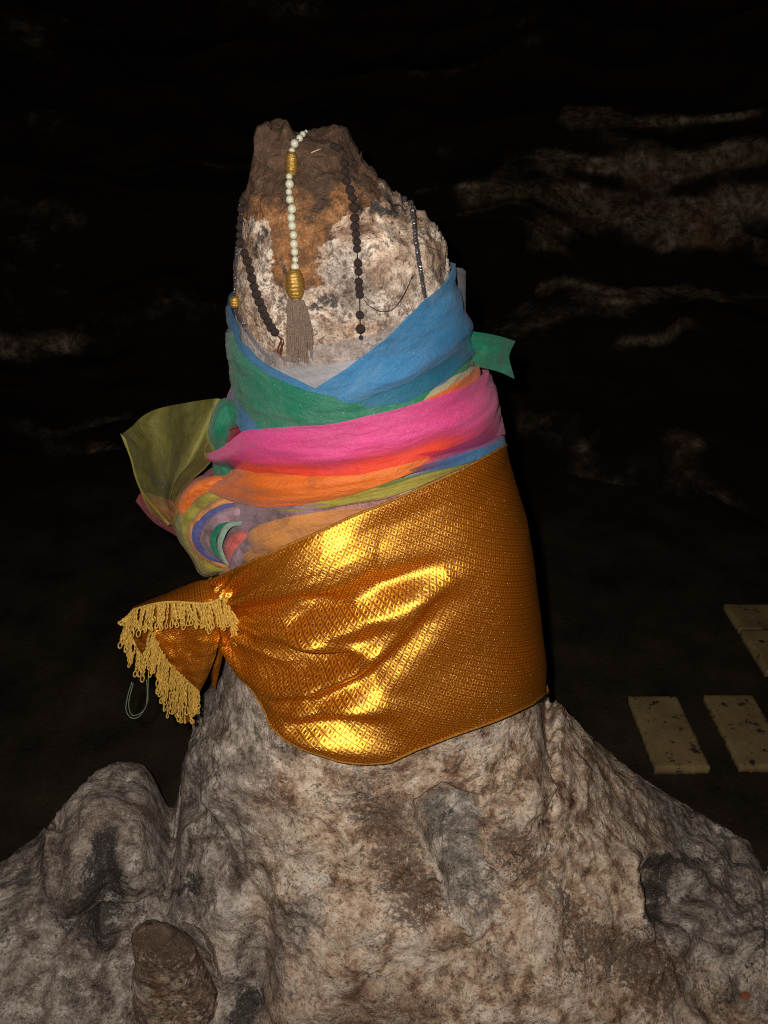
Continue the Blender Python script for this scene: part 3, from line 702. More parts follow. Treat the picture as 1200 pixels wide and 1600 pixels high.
GREEN = t
t = sash('blue_scarf', 540, 'sky blue scarf crossing down to the left in a broad V from the right shoulder')
def offB(PH, S): return .0125 + .010*np.exp(-((PH-1.25)/.35)**2)
band('wrap', [(355, 478), (363, 498), (372, 534), (420, 574), (490, 609), (540, 578), (580, 548), (640, 497), (690, 452), (711, 413), (760, 408)],
     [(360, 655), (385, 690), (440, 690), (520, 668), (570, 640), (640, 630), (700, 598), (745, 552), (752, 530)], offB, M['blue'], t, pleat=.0035, pf=(6, 6), seed=9,
     ridges=[([(745, 480), (690, 540), (600, 590), (520, 620)], .006, 14), ([(735, 520), (650, 590), (560, 625)], -.004, 9), ([(720, 450), (640, 520), (560, 580)], .004, 12)],
     dens=lambda PH, S, px, py: np.clip(.97 - .18*np.exp(-((px-650)/70)**2 - ((py-540)/34)**2) - .35*smooth(520, 440, px)*smooth(.35, .1, S) - .5*smooth(.5, .85, S)*smooth(480, 560, px), 0, 1.1))
t = sash('orange_scarf', 700, 'bright orange scarf bunched below the pink one, ending in a petal at the left')
ORANGE = t
def bunch(PH, amp, c=-1.45, w=.30): return amp*np.exp(-((PH-c)/w)**2)
band('wrap', [(320, 744), (340, 740), (362, 726), (385, 700), (420, 690), (600, 660), (700, 612), (745, 585), (766, 570), (800, 566)], [(320, 748), (340, 752), (352, 768), (366, 784), (400, 795), (470, 792), (540, 778), (640, 742), (700, 728), (790, 694)],
     lambda PH, S: .015 + bunch(PH, .032) + .010*np.sin(np.pi*S)*smooth(.2, -.9, PH), M['orange'], t, eoff=.021, pinch=(-90, 42, 752, .18), pleat=.0045, pf=(5, 6), seed=12,
     ridges=[([(350, 745), (450, 752), (560, 740), (680, 700)], .007, 12), ([(350, 760), (430, 772), (520, 764), (640, 735)], .006, 10), ([(360, 735), (450, 740), (540, 728)], -.006, 7)])
t = sash('pink_scarf', 680, 'hot pink scarf stretched across the middle over the orange one')
PINK = t
band('wrap', [(320, 702), (338, 693), (360, 682), (380, 673), (440, 668), (520, 662), (600, 645), (680, 622), (740, 600), (776, 580), (800, 575)],
     [(320, 704), (338, 706), (352, 722), (372, 732), (400, 740), (480, 745), (560, 742), (620, 730), (700, 708), (760, 696), (795, 680)], lambda PH, S: .0285 + bunch(PH, .028), M['pink'], t, eoff=.028, pinch=(-90, 42, 706, .18), pleat=.0036, pf=(4, 7), seed=15,
     ridges=[([(345, 700), (450, 695), (600, 680), (760, 630)], .005, 14), ([(350, 725), (450, 728), (600, 712), (740, 670)], -.004, 8), ([(350, 712), (450, 712), (600, 695)], .004, 7)],
     dens=lambda PH, S, px, py: np.clip(1.12 - 1.05*smooth(.42, .95, S + .05*np.sin(PH*5) + .03*np.sin(PH*13+1))*smooth(1.3, .9, PH), .05, 1.1))
t = sash('violet_scarf', 700, 'violet and blue scarf edge peeping out at the lower right of the pink scarf')
band('wrap', [(335, 745), (600, 720), (690, 700), (760, 668), (800, 640)], [(335, 770), (600, 750), (700, 728), (795, 698)], lambda PH, S: .016 + .008*smooth(.2, .9, PH), M['purple'], t, pleat=.002, seed=18,
     dens=lambda PH, S, px, py: smooth(620, 730, px))
band('hem_strip', [(335, 765), (600, 745), (720, 706), (770, 692), (800, 676)], [(335, 775), (600, 760), (790, 700)], lambda PH, S: .017 + .009*smooth(.2, .9, PH), M['blue'], t, pleat=.001, ns=12, seed=19,
     dens=lambda PH, S, px, py: smooth(620, 740, px))
t = sash('yellow_scarf', 745, 'olive yellow scarf under the orange one, its thin end spread out at the left')
YELLOW = t
band('wrap', [(335, 760), (500, 780), (600, 755), (660, 742), (760, 715)], [(335, 800), (500, 800), (600, 782), (660, 760), (790, 708)], lambda PH, S: .012 + bunch(PH, .015), M['yellow'], t, pleat=.003, seed=21, ns=24)
t = sash('lilac_scarf', 800, 'dirty lilac scarf creased above the gold cloth, folded into the bundle at the left')
LILAC = t
band('wrap', [(335, 775), (380, 778), (430, 786), (470, 790), (520, 790), (620, 775)], [(335, 850), (400, 826), (440, 815), (500, 812), (560, 800), (620, 790)], lambda PH, S: .012 + bunch(PH, .022), M['lilac'], t, pleat=.005, pf=(7, 7), seed=24,
     dens=lambda PH, S, px, py: np.clip(1 - .75*smooth(440, 560, px), 0, 1))
t = sash('peach_scarf', 840, 'peach orange scarf between the lilac scarf and the gold cloth\'s upper hem')
PEACH = t
band('wrap', [(335, 850), (372, 845), (400, 822), (450, 808), (520, 800), (580, 795)], [(340, 910), (380, 902), (450, 870), (600, 830)], lambda PH, S: .013 + .010*np.sin(np.pi*S)*smooth(.2, -.7, PH) + bunch(PH, .014), M['peach'], t, pleat=.005, pf=(5, 6), seed=27,
     dens=lambda PH, S, px, py: np.clip(1 - .8*smooth(470, 620, px), 0, 1))

# ---- generic loft of a cloth piece: rails of (px, py, Y)
def cloth(name, rails, mat, parent, nu=44, nv=60, wr=.0025, seed=0, dens=1.0, wf=28, stretch=(1, 1, 1), uvs=1.0, hem=None):
    R = [np.array([tuple(P(*q)) for q in r]) for r in rails]
    A = np.array([catmull(r, nv) for r in R]); V = np.stack([catmull(A[:, i], nu) for i in range(nv)], 1)
    q = V.reshape(-1, 3); dv = np.array([0, -1, .3])
    q = q + dv[None, :]*(wr*fbm(q*np.array(stretch), wf, 3, seed))[:, None]
    V = q.reshape(V.shape)
    du = np.linalg.norm(np.diff(V, axis=0), axis=2).mean(1); dw = np.linalg.norm(np.diff(V, axis=1), axis=2).mean(0)
    U = np.concatenate([[0], np.cumsum(du)]); Wv = np.concatenate([[0], np.cumsum(dw)])
    uv = np.stack([np.broadcast_to(Wv[None, :], V.shape[:2]), np.broadcast_to(U[:, None], V.shape[:2])], -1)*uvs
    SU, SV = np.meshgrid(np.linspace(0, 1, nu), np.linspace(0, 1, nv), indexing='ij')
    dn = dens(SU, SV) if callable(dens) else np.full(V.shape[:2], dens)
    return link(name, grid_mesh(name, V, uv, {'dens': dn}), mat, parent)

# corner of the green scarf at the right
cloth('loose_end', [[(728, 516, 1.12), (775, 524, 1.14), (805, 533, 1.17)], [(728, 545, 1.10), (772, 548, 1.12), (796, 557, 1.15)], [(732, 570, 1.12), (776, 580, 1.14), (804, 592, 1.17)]], M['green'], GREEN, wr=.004, seed=3)
# spread thin end of the yellow scarf at the left
hemd = lambda SU, SV: np.clip(.80 + .12*np.sin(SU*19+SV*5) + .9*smooth(.03, .0, SU) + .9*smooth(.97, 1, SU) + .8*np.exp(-((SU-.70)/.035)**2), 0, 2)
cloth('loose_end', [[(188, 680, 1.13), (203, 715, 1.12), (219, 765, 1.10), (236, 797, 1.09), (262, 821, 1.08)],
                    [(205, 668, 1.12), (232, 705, 1.10), (248, 750, 1.08), (258, 790, 1.07), (270, 822, 1.07)],
                    [(240, 641, 1.12), (262, 690, 1.09), (266, 740, 1.06), (262, 785, 1.055), (270, 820, 1.065)],
                    [(325, 624, 1.10), (310, 665, 1.08), (288, 720, 1.05), (268, 775, 1.045), (274, 812, 1.06)],
                    [(350, 625, 1.10), (332, 672, 1.085), (308, 715, 1.06), (270, 762, 1.06), (278, 800, 1.07)],
                    [(368, 640, 1.10), (352, 690, 1.09), (322, 730, 1.08), (285, 765, 1.08), (278, 796, 1.08)]], M_end, YELLOW, nu=90, nv=90, wr=.009, wf=17, seed=5, dens=hemd)
cloth('fold', [[(188, 677, 1.128), (196, 685, 1.125)], [(203, 715, 1.12), (206, 716, 1.117)], [(219, 765, 1.10), (222, 765, 1.097)], [(262, 821, 1.08), (266, 819, 1.077)]], M['yellow'], YELLOW, nu=30, nv=6, wr=.0005)
# green loop behind it
cloth('loop', [[(372, 626, 1.10), (350, 622, 1.09), (332, 640, 1.09), (322, 680, 1.09), (330, 700, 1.09)], [(374, 640, 1.08), (352, 634, 1.065), (340, 650, 1.06), (333, 680, 1.06), (338, 720, 1.08)],
               [(376, 655, 1.08), (360, 660, 1.06), (352, 680, 1.06), (345, 700, 1.07), (340, 740, 1.09)], [(376, 665, 1.10), (366, 680, 1.09), (360, 700, 1.09), (358, 730, 1.09), (352, 765, 1.10)]], M['green'], GREEN, wr=.004, seed=8)
cloth('loop_end', [[(335, 690, 1.10), (332, 720, 1.09), (334, 748, 1.09), (337, 752, 1.09)], [(348, 690, 1.08), (350, 720, 1.07), (355, 745, 1.07), (357, 767, 1.08)], [(362, 690, 1.09), (366, 720, 1.09), (368, 745, 1.09), (366, 766, 1.09)]], M['green'], GREEN, wr=.004, seed=9)
# tips of the pink and orange scarves tucked at the left
def tip(x0, y0, x1, y1, x2, y2, mat, par, Y, s):
    cloth('tuck', [[(x1, y1, Y+.02), ((x0+x1)/2, (y0+y1)/2-3, Y+.01), (x0, y0, Y+.02)], [((x1+x2)/2+8, (y1+y2)/2, Y-.02), ((x0*2+x1+x2)/4, (2*y0+y1+y2)/4, Y-.015), (x0, y0, Y+.015)],
                   [(x2, y2, Y+.02), ((x0+x2)/2, (y0+y2)/2+3, Y+.01), (x0, y0, Y+.02)]], mat, par, nu=24, nv=24, wr=.003, seed=s)
tip(336, 694, 392, 676, 396, 730, M['pink'], PINK, 1.07, 11); tip(340, 712, 396, 700, 400, 744, M['pink'], PINK, 1.068, 12)
tip(338, 744, 396, 728, 400, 770, M['orange'], ORANGE, 1.066, 13); tip(352, 770, 392, 748, 410, 792, M['orange'], ORANGE, 1.06, 14)
t = sash('crimson_scarf', 760, 'dark crimson scarf end poking out beneath the thin yellow one at the far left')
cloth('loose_end', [[(212, 783, 1.15), (240, 815, 1.14), (275, 838, 1.13)], [(218, 772, 1.15), (250, 795, 1.12), (285, 815, 1.11)], [(228, 770, 1.17), (262, 780, 1.15), (300, 790, 1.14)]], M['red'], t, wr=.003, seed=15)
cloth('fold', [[(345, 724, 1.11), (325, 735, 1.11), (300, 762, 1.11), (280, 800, 1.12)], [(352, 738, 1.09), (325, 748, 1.085), (300, 775, 1.09), (286, 806, 1.10)], [(356, 752, 1.10), (330, 762, 1.10), (305, 785, 1.10), (292, 812, 1.12)]], M['red'], t, wr=.003, seed=16)
cloth('tuck', [[(350, 690, 1.07), (352, 676, 1.07), (372, 666, 1.06), (400, 672, 1.05)], [(356, 690, 1.055), (368, 682, 1.05), (385, 680, 1.045), (405, 678, 1.04)], [(352, 700, 1.07), (370, 696, 1.05), (390, 692, 1.045), (405, 686, 1.04)]], M['red'], t, wr=.002, seed=17)
t2 = sash('mauve_scarf', 620, 'small mauve scrap of scarf squeezed behind the green edge at the upper left')
cloth('tuck', [[(357, 640, 1.12), (354, 622, 1.12), (362, 604, 1.13), (372, 596, 1.14)], [(366, 645, 1.10), (366, 622, 1.10), (370, 606, 1.11), (376, 596, 1.13)], [(376, 648, 1.10), (378, 625, 1.10), (380, 608, 1.11), (382, 598, 1.13)]], M['purple'], t2, wr=.002, seed=18)

# ---- the folded bundle at the left: nested curved layers, each a little nearer
K = (396, 800)
def crescent(name, outer, inner, mat, par, Yo, Yi, seed, bulge=.016, wr=.0028):
    m = len(outer); mid = [((a[0]+b[0])/2, (a[1]+b[1])/2) for a, b in zip(outer, inner)]
    e = lambda k: (1 - abs(2*k/(m-1)-1)**2)
    r0 = [(x, y, Yo + .030) for k, (x, y) in enumerate(outer)]
    r1 = [(x*.8+b[0]*.2, y*.8+b[1]*.2, Yo - bulge*.55) for k, ((x, y), b) in enumerate(zip(outer, inner))]
    r2 = [(x, y, (Yo+Yi)/2 - bulge) for k, (x, y) in enumerate(mid)]
    r3 = [(x, y, Yi - bulge*.6) for k, (x, y) in enumerate(inner)]
    return cloth(name, [r0, r1, r2, r3], mat, par, nu=40, nv=70, wr=wr, seed=seed, wf=34)
crescent('fold', [(410, 752), (352, 752), (305, 768), (272, 802), (275, 835), (297, 872), (318, 900), (360, 892)], [(430, 800), (375, 792), (335, 800), (312, 820), (312, 845), (330, 868), (345, 884), (378, 888)], M['yellow'], YELLOW, 1.085, 1.07, 31, wr=.006)
crescent('bulge', [(380, 742), (340, 738), (300, 750), (277, 776), (272, 800)], [(396, 764), (355, 762), (325, 768), (302, 785), (292, 808)], M['orange'], ORANGE, 1.09, 1.078, 32, wr=.006)
crescent('fold', [(400, 764), (352, 770), (316, 790), (292, 815), (288, 842), (302, 868), (330, 888)], [(420, 792), (372, 790), (338, 800), (320, 818), (318, 845), (334, 868), (366, 884)], M['peach'], PEACH, 1.068, 1.06, 33, wr=.005)
t = sash('indigo_scarf', 830, 'deep blue scarf strip curving through the folded bundle at the left')
crescent('fold', [(382, 780), (345, 786), (313, 803), (296, 828), (300, 855), (322, 876), (352, 884)], [(400, 790), (362, 796), (331, 810), (314, 830), (316, 852), (334, 868), (360, 878)], M['indigo'], t, 1.056, 1.05, 34, .010, .004)
crescent('fold', [(470, 800), (420, 786), (372, 784), (336, 796), (313, 818), (310, 842), (322, 864), (350, 882)], [(476, 812), (430, 808), (385, 812), (356, 822), (340, 836), (336, 854), (346, 868), (364, 882)], M['lilac'], LILAC, 1.050, 1.040, 35, .014, .006)
t = sash('teal_scarf', 840, 'small dark teal scarf stripe beside a mint one inside the folded bundle')
crescent('fold', [(350, 815), (333, 822), (325, 840), (327, 858), (337, 872)], [(362, 817), (346, 826), (338, 842), (339, 858), (346, 870)], M['green'], t, 1.036, 1.030, 36, .006, .002)
t = sash('mint_scarf', 845, 'narrow mint green scarf layer between the teal stripe and the coral one')
crescent('fold', [(372, 812), (350, 818), (340, 836), (337, 856), (346, 876)], [(400, 816), (362, 824), (350, 842), (348, 860), (358, 884)], M['mint'], t, 1.030, 1.024, 37, .006, .003)
t = sash('coral_scarf', 850, 'coral pink scarf layer at the inner end of the folded bundle')
crescent('fold', [(440, 812), (396, 818), (364, 830), (348, 850), (350, 876)], [(446, 820), (404, 834), (380, 848), (366, 864), (368, 884)], M['coral'], t, 1.024, 1.012, 38, .008, .004)
crescent('fold', [(462, 806), (410, 820), (380, 838), (360, 862), (356, 886)], [(470, 818), (428, 834), (404, 852), (386, 876), (376, 898)], M['lilac'], LILAC, 1.010, .996, 39, .008, .005)

# ------------------------------------------------------------------ gold brocade cloth
gold = empty('gold_cloth', base(980), 'shiny gold brocade cloth with a diamond weave knotted round the stalagmite, fringed ends at left', 'cloth')
g_up = [(335, 925), (350, 905), (372, 889), (420, 862), (470, 838), (540, 808), (600, 784), (660, 757), (740, 722), (796, 697), (830, 690)]
g_lo = [(335, 985), (345, 1002), (360, 1035), (378, 1068), (400, 1100), (430, 1130), (480, 1157), (530, 1180), (575, 1190), (620, 1180), (700, 1152), (780, 1125), (836, 1101), (848, 1092), (860, 1084)]
KN = (352, 955)
g_r = [([(380, 905), (450, 872), (520, 858), (590, 862)], .016, 34), ([(362, 962), (420, 938), (480, 918), (535, 922)], -.011, 11), ([(370, 950), (430, 915), (500, 892), (560, 890)], .006, 16),
       ([(480, 985), (540, 960), (600, 935), (650, 908), (700, 888)], .014, 17), ([(560, 905), (620, 893), (680, 872)], -.008, 16), ([(470, 960), (500, 935), (560, 925)], -.006, 10),
       ([(420, 980), (470, 968), (530, 985), (585, 990)], .010, 10), ([(450, 1000), (520, 1008), (560, 1002)], -.008, 9), ([(390, 1035), (440, 1062), (500, 1052), (560, 1022), (605, 982), (650, 925)], .020, 17),
       ([(380, 1040), (430, 1078), (510, 1076), (580, 1040), (640, 985), (690, 925)], -.014, 17), ([(400, 1010), (460, 1030), (520, 1025), (570, 1000)], -.007, 11),
       ([(425, 1078), (470, 1095), (550, 1082), (610, 1090)], .014, 14), ([(440, 1100), (480, 1110), (530, 1108), (600, 1108)], -.007, 11), ([(430, 1112), (490, 1132), (560, 1150), (620, 1160)], .015, 16),
       ([(700, 800), (760, 900), (800, 1000), (830, 1080)], .007, 50), ([(620, 1130), (720, 1080), (800, 1040)], .006, 34), ([(640, 1080), (740, 1020), (830, 960)], -.004, 40),
       ([(450, 1140), (520, 1168), (575, 1182)], .006, 7)]
def g_extra(px, py, PH, S):
    dx, dy = px-KN[0], py-KN[1]; r = np.hypot(dx, dy); a = np.arctan2(dy, np.abs(dx)+1)
    pl = (np.sin(a*11+.6+.5*np.sin(r/40)) + .5*np.sin(a*23+2))*.0100*np.exp(-(r/85)**1.4)*smooth(0, 16, r)
    q = np.stack([a.ravel()*4.5, r.ravel()/170, 0*a.ravel()], -1); wr = fbm(q, 1.0, 3, 55).reshape(px.shape)*.013*np.exp(-r/210)*smooth(0, 60, r)
    q2 = np.stack([px.ravel()/60, py.ravel()/60, 0*a.ravel()], -1)
    return pl + wr + noise(q2, 1, 77).reshape(px.shape)*.0012
def g_off(PH, S): return .022 + .012*np.sin(np.pi*S)**.6*smooth(.6, -.7, PH) + .010*np.exp(-((PH+1.45)/.22)**2) + .006*np.exp(-(S/.08)**2)
g_r = [(a, b*1.6, c*1.2) for a, b, c in g_r]
o = band('wrap', g_up, g_lo, g_off, M_gold, gold, nphi=900, ns=240, ridges=g_r, extra=g_extra, pleat=.0006, lim=84, uvdiag=True, eoff=.024, pinch=(-98, 26, 950, .68))
gw = o.data; nphi_g, ns_g = 900, 240
gv = np.zeros(len(gw.vertices)*3); gw.vertices.foreach_get('co', gv); gv = gv.reshape(nphi_g, ns_g, 3)
for k in (0, ns_g-1):
    bm = bmesh.new(); tube(bm, [tuple(p + np.array([0, -.0006, 0])) for p in gv[::3, k]], .0021, 6); bm_obj('hem', bm, None, gold)
M_hem = mat_simple('gold_thread_hem', (.50, .22, .03), .4, .6, .6, 300, .8, .35)
for ch in gold.children:
    if ch.name.startswith('hem'): ch.data.materials.append(M_hem)

# knot: a gathered ring of cloth
def knot():
    n, m = 64, 40; V = np.zeros((n, m, 3))
    cs = catmull([tuple(P(x, y, Y)) for x, y, Y in ((374, 888, 1.06), (356, 908, 1.035), (345, 935, 1.02), (347, 962, 1.02), (352, 990, 1.04), (362, 1020, 1.07))], n)
    for i in range(n):
        w = .013 + .010*math.sin(math.pi*i/(n-1))
        for j in range(m):
            a = 2*math.pi*j/m; pl = 1 + .16*math.sin(a*7+.8*math.sin(i*.12)) + .07*math.sin(a*13+i*.05)
            V[i, j] = cs[i] + np.array([math.cos(a)*w*pl, math.sin(a)*w*pl*1.1, 0])
    uv = np.stack(np.meshgrid(np.linspace(0, .17, n), np.linspace(0, .10, m), indexing='ij'), -1)
    link('knot', grid_mesh('knot', np.concatenate([V, V[:, :1]], 1), np.concatenate([uv, uv[:, -1:]+.002], 1), None), M_gold, gold)
knot()
G = lambda name, rails, seed, **kw: cloth(name, rails, M_gold, gold, nu=80, nv=80, seed=seed, **{**dict(wr=.005, wf=24), **kw})
# upper folded flap, then the hanging tails
G('tail', [[(352, 922, 1.03), (345, 935, 1.0), (348, 945, .985)], [(336, 912, 1.05), (325, 928, 1.0), (318, 944, .975)], [(318, 907, 1.06), (302, 925, 1.01), (290, 944, .975)], [(285, 916, 1.06), (270, 930, 1.015), (258, 946, .98)],
           [(248, 932, 1.06), (236, 940, 1.02), (226, 950, .99)], [(212, 946, 1.05), (207, 950, 1.03), (204, 956, 1.01)]], 41)
G('tail', [[(348, 945, 1.0), (345, 980, 1.0), (338, 1020, 1.01), (325, 1055, 1.02), (311, 1083, 1.03)], [(330, 945, .985), (328, 980, .985), (322, 1015, .99), (316, 1050, 1.0), (309, 1082, 1.02)],
           [(305, 946, .98), (303, 975, .985), (308, 1010, .985), (304, 1040, .99), (306, 1080, 1.01)], [(275, 946, .985), (276, 975, 1.0), (280, 1005, .995), (286, 1035, .995), (300, 1075, 1.01)],
           [(240, 948, .995), (240, 970, 1.0), (246, 1000, 1.0), (262, 1035, 1.0), (292, 1068, 1.01)]], 42, wr=.009, wf=20)
G('tail', [[(235, 950, 1.01), (238, 990, 1.01), (255, 1030, 1.02), (285, 1075, 1.03)], [(222, 955, 1.02), (222, 990, 1.02), (238, 1035, 1.03), (262, 1080, 1.04)], [(205, 958, 1.03), (203, 985, 1.03), (215, 1020, 1.04), (240, 1055, 1.05)]], 43)
G('tail', [[(255, 1040, 1.03), (258, 1075, 1.03), (270, 1115, 1.04)], [(285, 1060, 1.015), (285, 1090, 1.02), (284, 1125, 1.03)], [(310, 1078, 1.03), (306, 1100, 1.03), (296, 1130, 1.04)]], 44)
G('tail', [[(356, 985, 1.08), (350, 1015, 1.08), (342, 1050, 1.08), (336, 1078, 1.085)], [(346, 985, 1.07), (342, 1015, 1.07), (336, 1045, 1.07), (332, 1070, 1.08)], [(340, 985, 1.08), (335, 1015, 1.08), (331, 1045, 1.08), (330, 1062, 1.09)]], 45)
# fringe of looped twisted cords
M_fr = mat_simple('gold_fringe_cord', (.95, .52, .10), .55, .5, .45, 220, .6, .05)
def fringe(name, line, lens, n, seed, spread=(0, 0), Yoff=-.006, layers=2):
    r = random.Random(seed); bm = bmesh.new(); L = catmull(line, 200)
    for i in range(n):
        for ly in range(layers):
            if r.random() < .12: continue
            s = min(.999, max(0, (i + r.uniform(-.35, .35))/n)); x, y, Y = L[int(s*199)]
            ln = np.interp(s, np.linspace(0, 1, len(lens)), lens)*r.uniform(.62, 1.18)
            dx = spread[0]*(1-s) + spread[1]*s + r.uniform(-3, 3) + 7*math.sin(i*1.3 + seed)*math.sin(i*.47 + 2*seed); ph = r.uniform(0, 6.28); cu = r.uniform(-4, 4); dep = Yoff - r.uniform(0, .010) - ly*.004
            loop = r.uniform(1.5, 3.1); m = 15
            pts = []
            def cpos(u): return (x + dx*u + cu*math.sin(u*3.0+ph*.3), y + ln*u)
            for sg in (1, -1):
                seq = range(m) if sg > 0 else range(m-1, -1, -1)
                for q in seq:
                    u = q/(m-1); cx_, cy_ = cpos(u*.84); tw = 1.25*math.sin(u*13+ph)*sg*(1 - smooth(.75, 1, u)*.8) + sg*loop*float(smooth(.78, .95, u))*(1 if u < .97 else .9)
                    pts.append(tuple(P(cx_ + tw, cy_, Y + dep + .0012*math.cos(u*13+ph)*sg)))
                if sg > 0:
                    for q2 in range(1, 6):
                        an = math.pi*q2/6; cx_, cy_ = cpos(.84)
                        pts.append(tuple(P(cx_ + loop*math.cos(an), cy_ + loop*1.3*math.sin(an), Y + dep)))
            tube(bm, pts, .00110 + r.uniform(-.0001, .0003), 4, False)
    o = bm_obj(name, bm, M_fr, gold); o['kind'] = 'stuff'
    bm = bmesh.new(); tube(bm, [tuple(P(a, b, c + Yoff*.7)) for a, b, c in L[::4]], .0022, 6); bm_obj('fringe_braid', bm, M_fr, gold)
fringe('fringe', [(207, 953, 1.0), (235, 945, .985), (262, 941, .975), (295, 942, .97), (322, 943, .97), (350, 934, .98)], [45, 46, 40, 42, 44, 52], 36, 1, (-6, 14))
fringe('fringe', [(350, 934, .985), (355, 950, .985), (360, 972, .985)], [52, 40, 38], 11, 4, (12, 14))
fringe('fringe', [(206, 955, 1.01), (202, 968, 1.01), (203, 985, 1.01), (212, 1010, 1.01), (228, 1035, 1.01)], [30, 36, 42, 42, 34], 19, 2, (-14, 0))
fringe('fringe', [(238, 988, .985), (246, 1008, .985), (258, 1030, .985), (278, 1052, .985), (298, 1070, .99), (312, 1082, 1.0)], [48, 50, 62, 66, 52, 34], 32, 3, (-14, 2))
fringe('fringe', [(250, 1062, 1.01), (268, 1088, 1.01), (286, 1105, 1.01), (300, 1108, 1.015)], [36, 46, 36, 26], 9, 5, (-3, 6))
# a pulled green thread hanging from the fringe
def curve_obj(name, pts, r, mat, par=None, n=60, sides=5):
    bm = bmesh.new(); tube(bm, [tuple(P(*q)) for q in catmull(pts, n)], r, sides); return bm_obj(name, bm, mat, par)
M_thr = mat_simple('grey_green_thread', (.20, .24, .15), .6, .3, .3, 90, .2)
o = curve_obj('loose_thread', [(206, 1066, 1.0), (199, 1090, 1.0), (197, 1110, 1.0), (206, 1122, 1.0), (219, 1118, 1.0), (230, 1098, 1.0), (231, 1080, 1.0), (232, 1058, 1.0)], .0009, M_thr, gold)
o = curve_obj('loose_thread', [(208, 1068, 1.005), (201, 1100, 1.0), (208, 1118, 1.0), (226, 1108, 1.0), (230, 1085, 1.0), (229, 1062, 1.0)], .0008, M_thr, gold)
curve_obj('loose_thread', [(311, 1110, 1.03), (313, 1130, 1.03), (311, 1158, 1.03)], .0006, M_thr, gold)

# ------------------------------------------------------------------ necklaces
def ball_mesh(name, rough=0., seed=0, seg=(18, 12), flat=1.0):
    bm = bmesh.new(); bmesh.ops.create_uvsphere(bm, u_segments=seg[0], v_segments=seg[1], radius=1)
    q = np.array([v.co[:] for v in bm.verts]); n = fbm(q, 3.5, 2, seed)*rough
    for v, k in zip(bm.verts, n): v.co *= 1 + k; v.co.z *= flat
    me = bpy.data.meshes.new(name); bm.to_mesh(me); bm.free(); me.polygons.foreach_set('use_smooth', [True]*len(me.polygons)); return me
M_white = mat_simple('ivory_bead', (.54, .53, .40), .32, .5, .10, 200, .15)
M_brown = mat_simple('dark_wood_bead', (.042, .026, .022), .62, .4, .5, 260, 1.0, 0, .001)
M_cry = mat_simple('smoky_crystal', (.055, .048, .055), .16, .9, .4, 200, .2)
M_gb = mat_simple('gilt_bead', (.46, .27, .06), .35, .6, .5, 320, .35, .6)
M_str = mat_simple('brown_string', (.035, .02, .014), .8, .2, .3, 100, .2)
M_red = mat_simple('dark_red_thread', (.09, .02, .012), .8, .2, .3, 100, .2)
M_tas = mat_simple('dusty_tassel', (.24, .17, .13), .85, .15, .5, 500, .6)
ME_w = ball_mesh('bead', .015, 1); ME_w.materials.append(M_white)
ME_b = [ball_mesh('bead', .07, 3+k, flat=.93) for k in range(4)]; [m_.materials.append(M_brown) for m_ in ME_b]
ME_c = ball_mesh('bead', .0, 1, (8, 6)); ME_c.materials.append(M_cry); ME_c.polygons.foreach_set('use_smooth', [False]*len(ME_c.polygons))
MPP = lambda p: (p.y*CT - (p.z-H)*ST)/F              # metres per photo pixel at a point
def barrel(r, h, mat, rings=14):
    bm = bmesh.new(); pr = []
    for k in range(rings*4+1):
        s = k/(rings*4)*2-1; env = (1-abs(s)**3.2*.55); pr.append((r*env*(1 + .045*math.cos(s*rings*math.pi)), s*h))
    n = 22; rr = [[bm.verts.new((a*math.cos(2*math.pi*j/n), a*math.sin(2*math.pi*j/n), z)) for j in range(n)] for a, z in pr]
    for i in range(len(rr)-1):
        for j in range(n): bm.faces.new((rr[i][j], rr[i][(j+1) % n], rr[i+1][(j+1) % n], rr[i+1][j]))
    bm.faces.new(rr[0][::-1]); bm.faces.new(rr[-1]); bmesh.ops.recalc_face_normals(bm, faces=bm.faces)
    me = bpy.data.meshes.new('gilt_bead'); bm.to_mesh(me); bm.free(); me.polygons.foreach_set('use_smooth', [True]*len(me.polygons)); me.materials.append(mat); return me
def necklace(name, label, beads, me, cordmat=None, cordpts=None, cordr=.0008):
    p0, _ = hit(beads[0][0], beads[0][1], .004); root = empty(name, p0, label, 'necklace'); ps = []
    for k, b in enumerate(beads):
        x, y, r = b[:3]; p, nr = hit(x, y, 0); rm = r*MPP(p)*rng.uniform(.94, 1.05); p, nr = hit(x, y, rm)
        o = bpy.data.objects.new('bead', me[k % len(me)] if isinstance(me, list) else me); COL.objects.link(o); o.parent = root
        o.location = p - root.location; o.scale = (rm,)*3; o.rotation_euler = (rng.uniform(-.3, .3), rng.uniform(-.3, .3), rng.uniform(0, 6)); ps.append(p)
    cp = ps if cordpts is None else [hit(x, y, .003)[0] for x, y in cordpts]
    bm = bmesh.new(); tube(bm, [tuple(q) for q in catmull([tuple(c_) for c_ in cp], len(cp)*4)], cordr, 5); bm_obj('string', bm, cordmat or M_str, root)
    return root
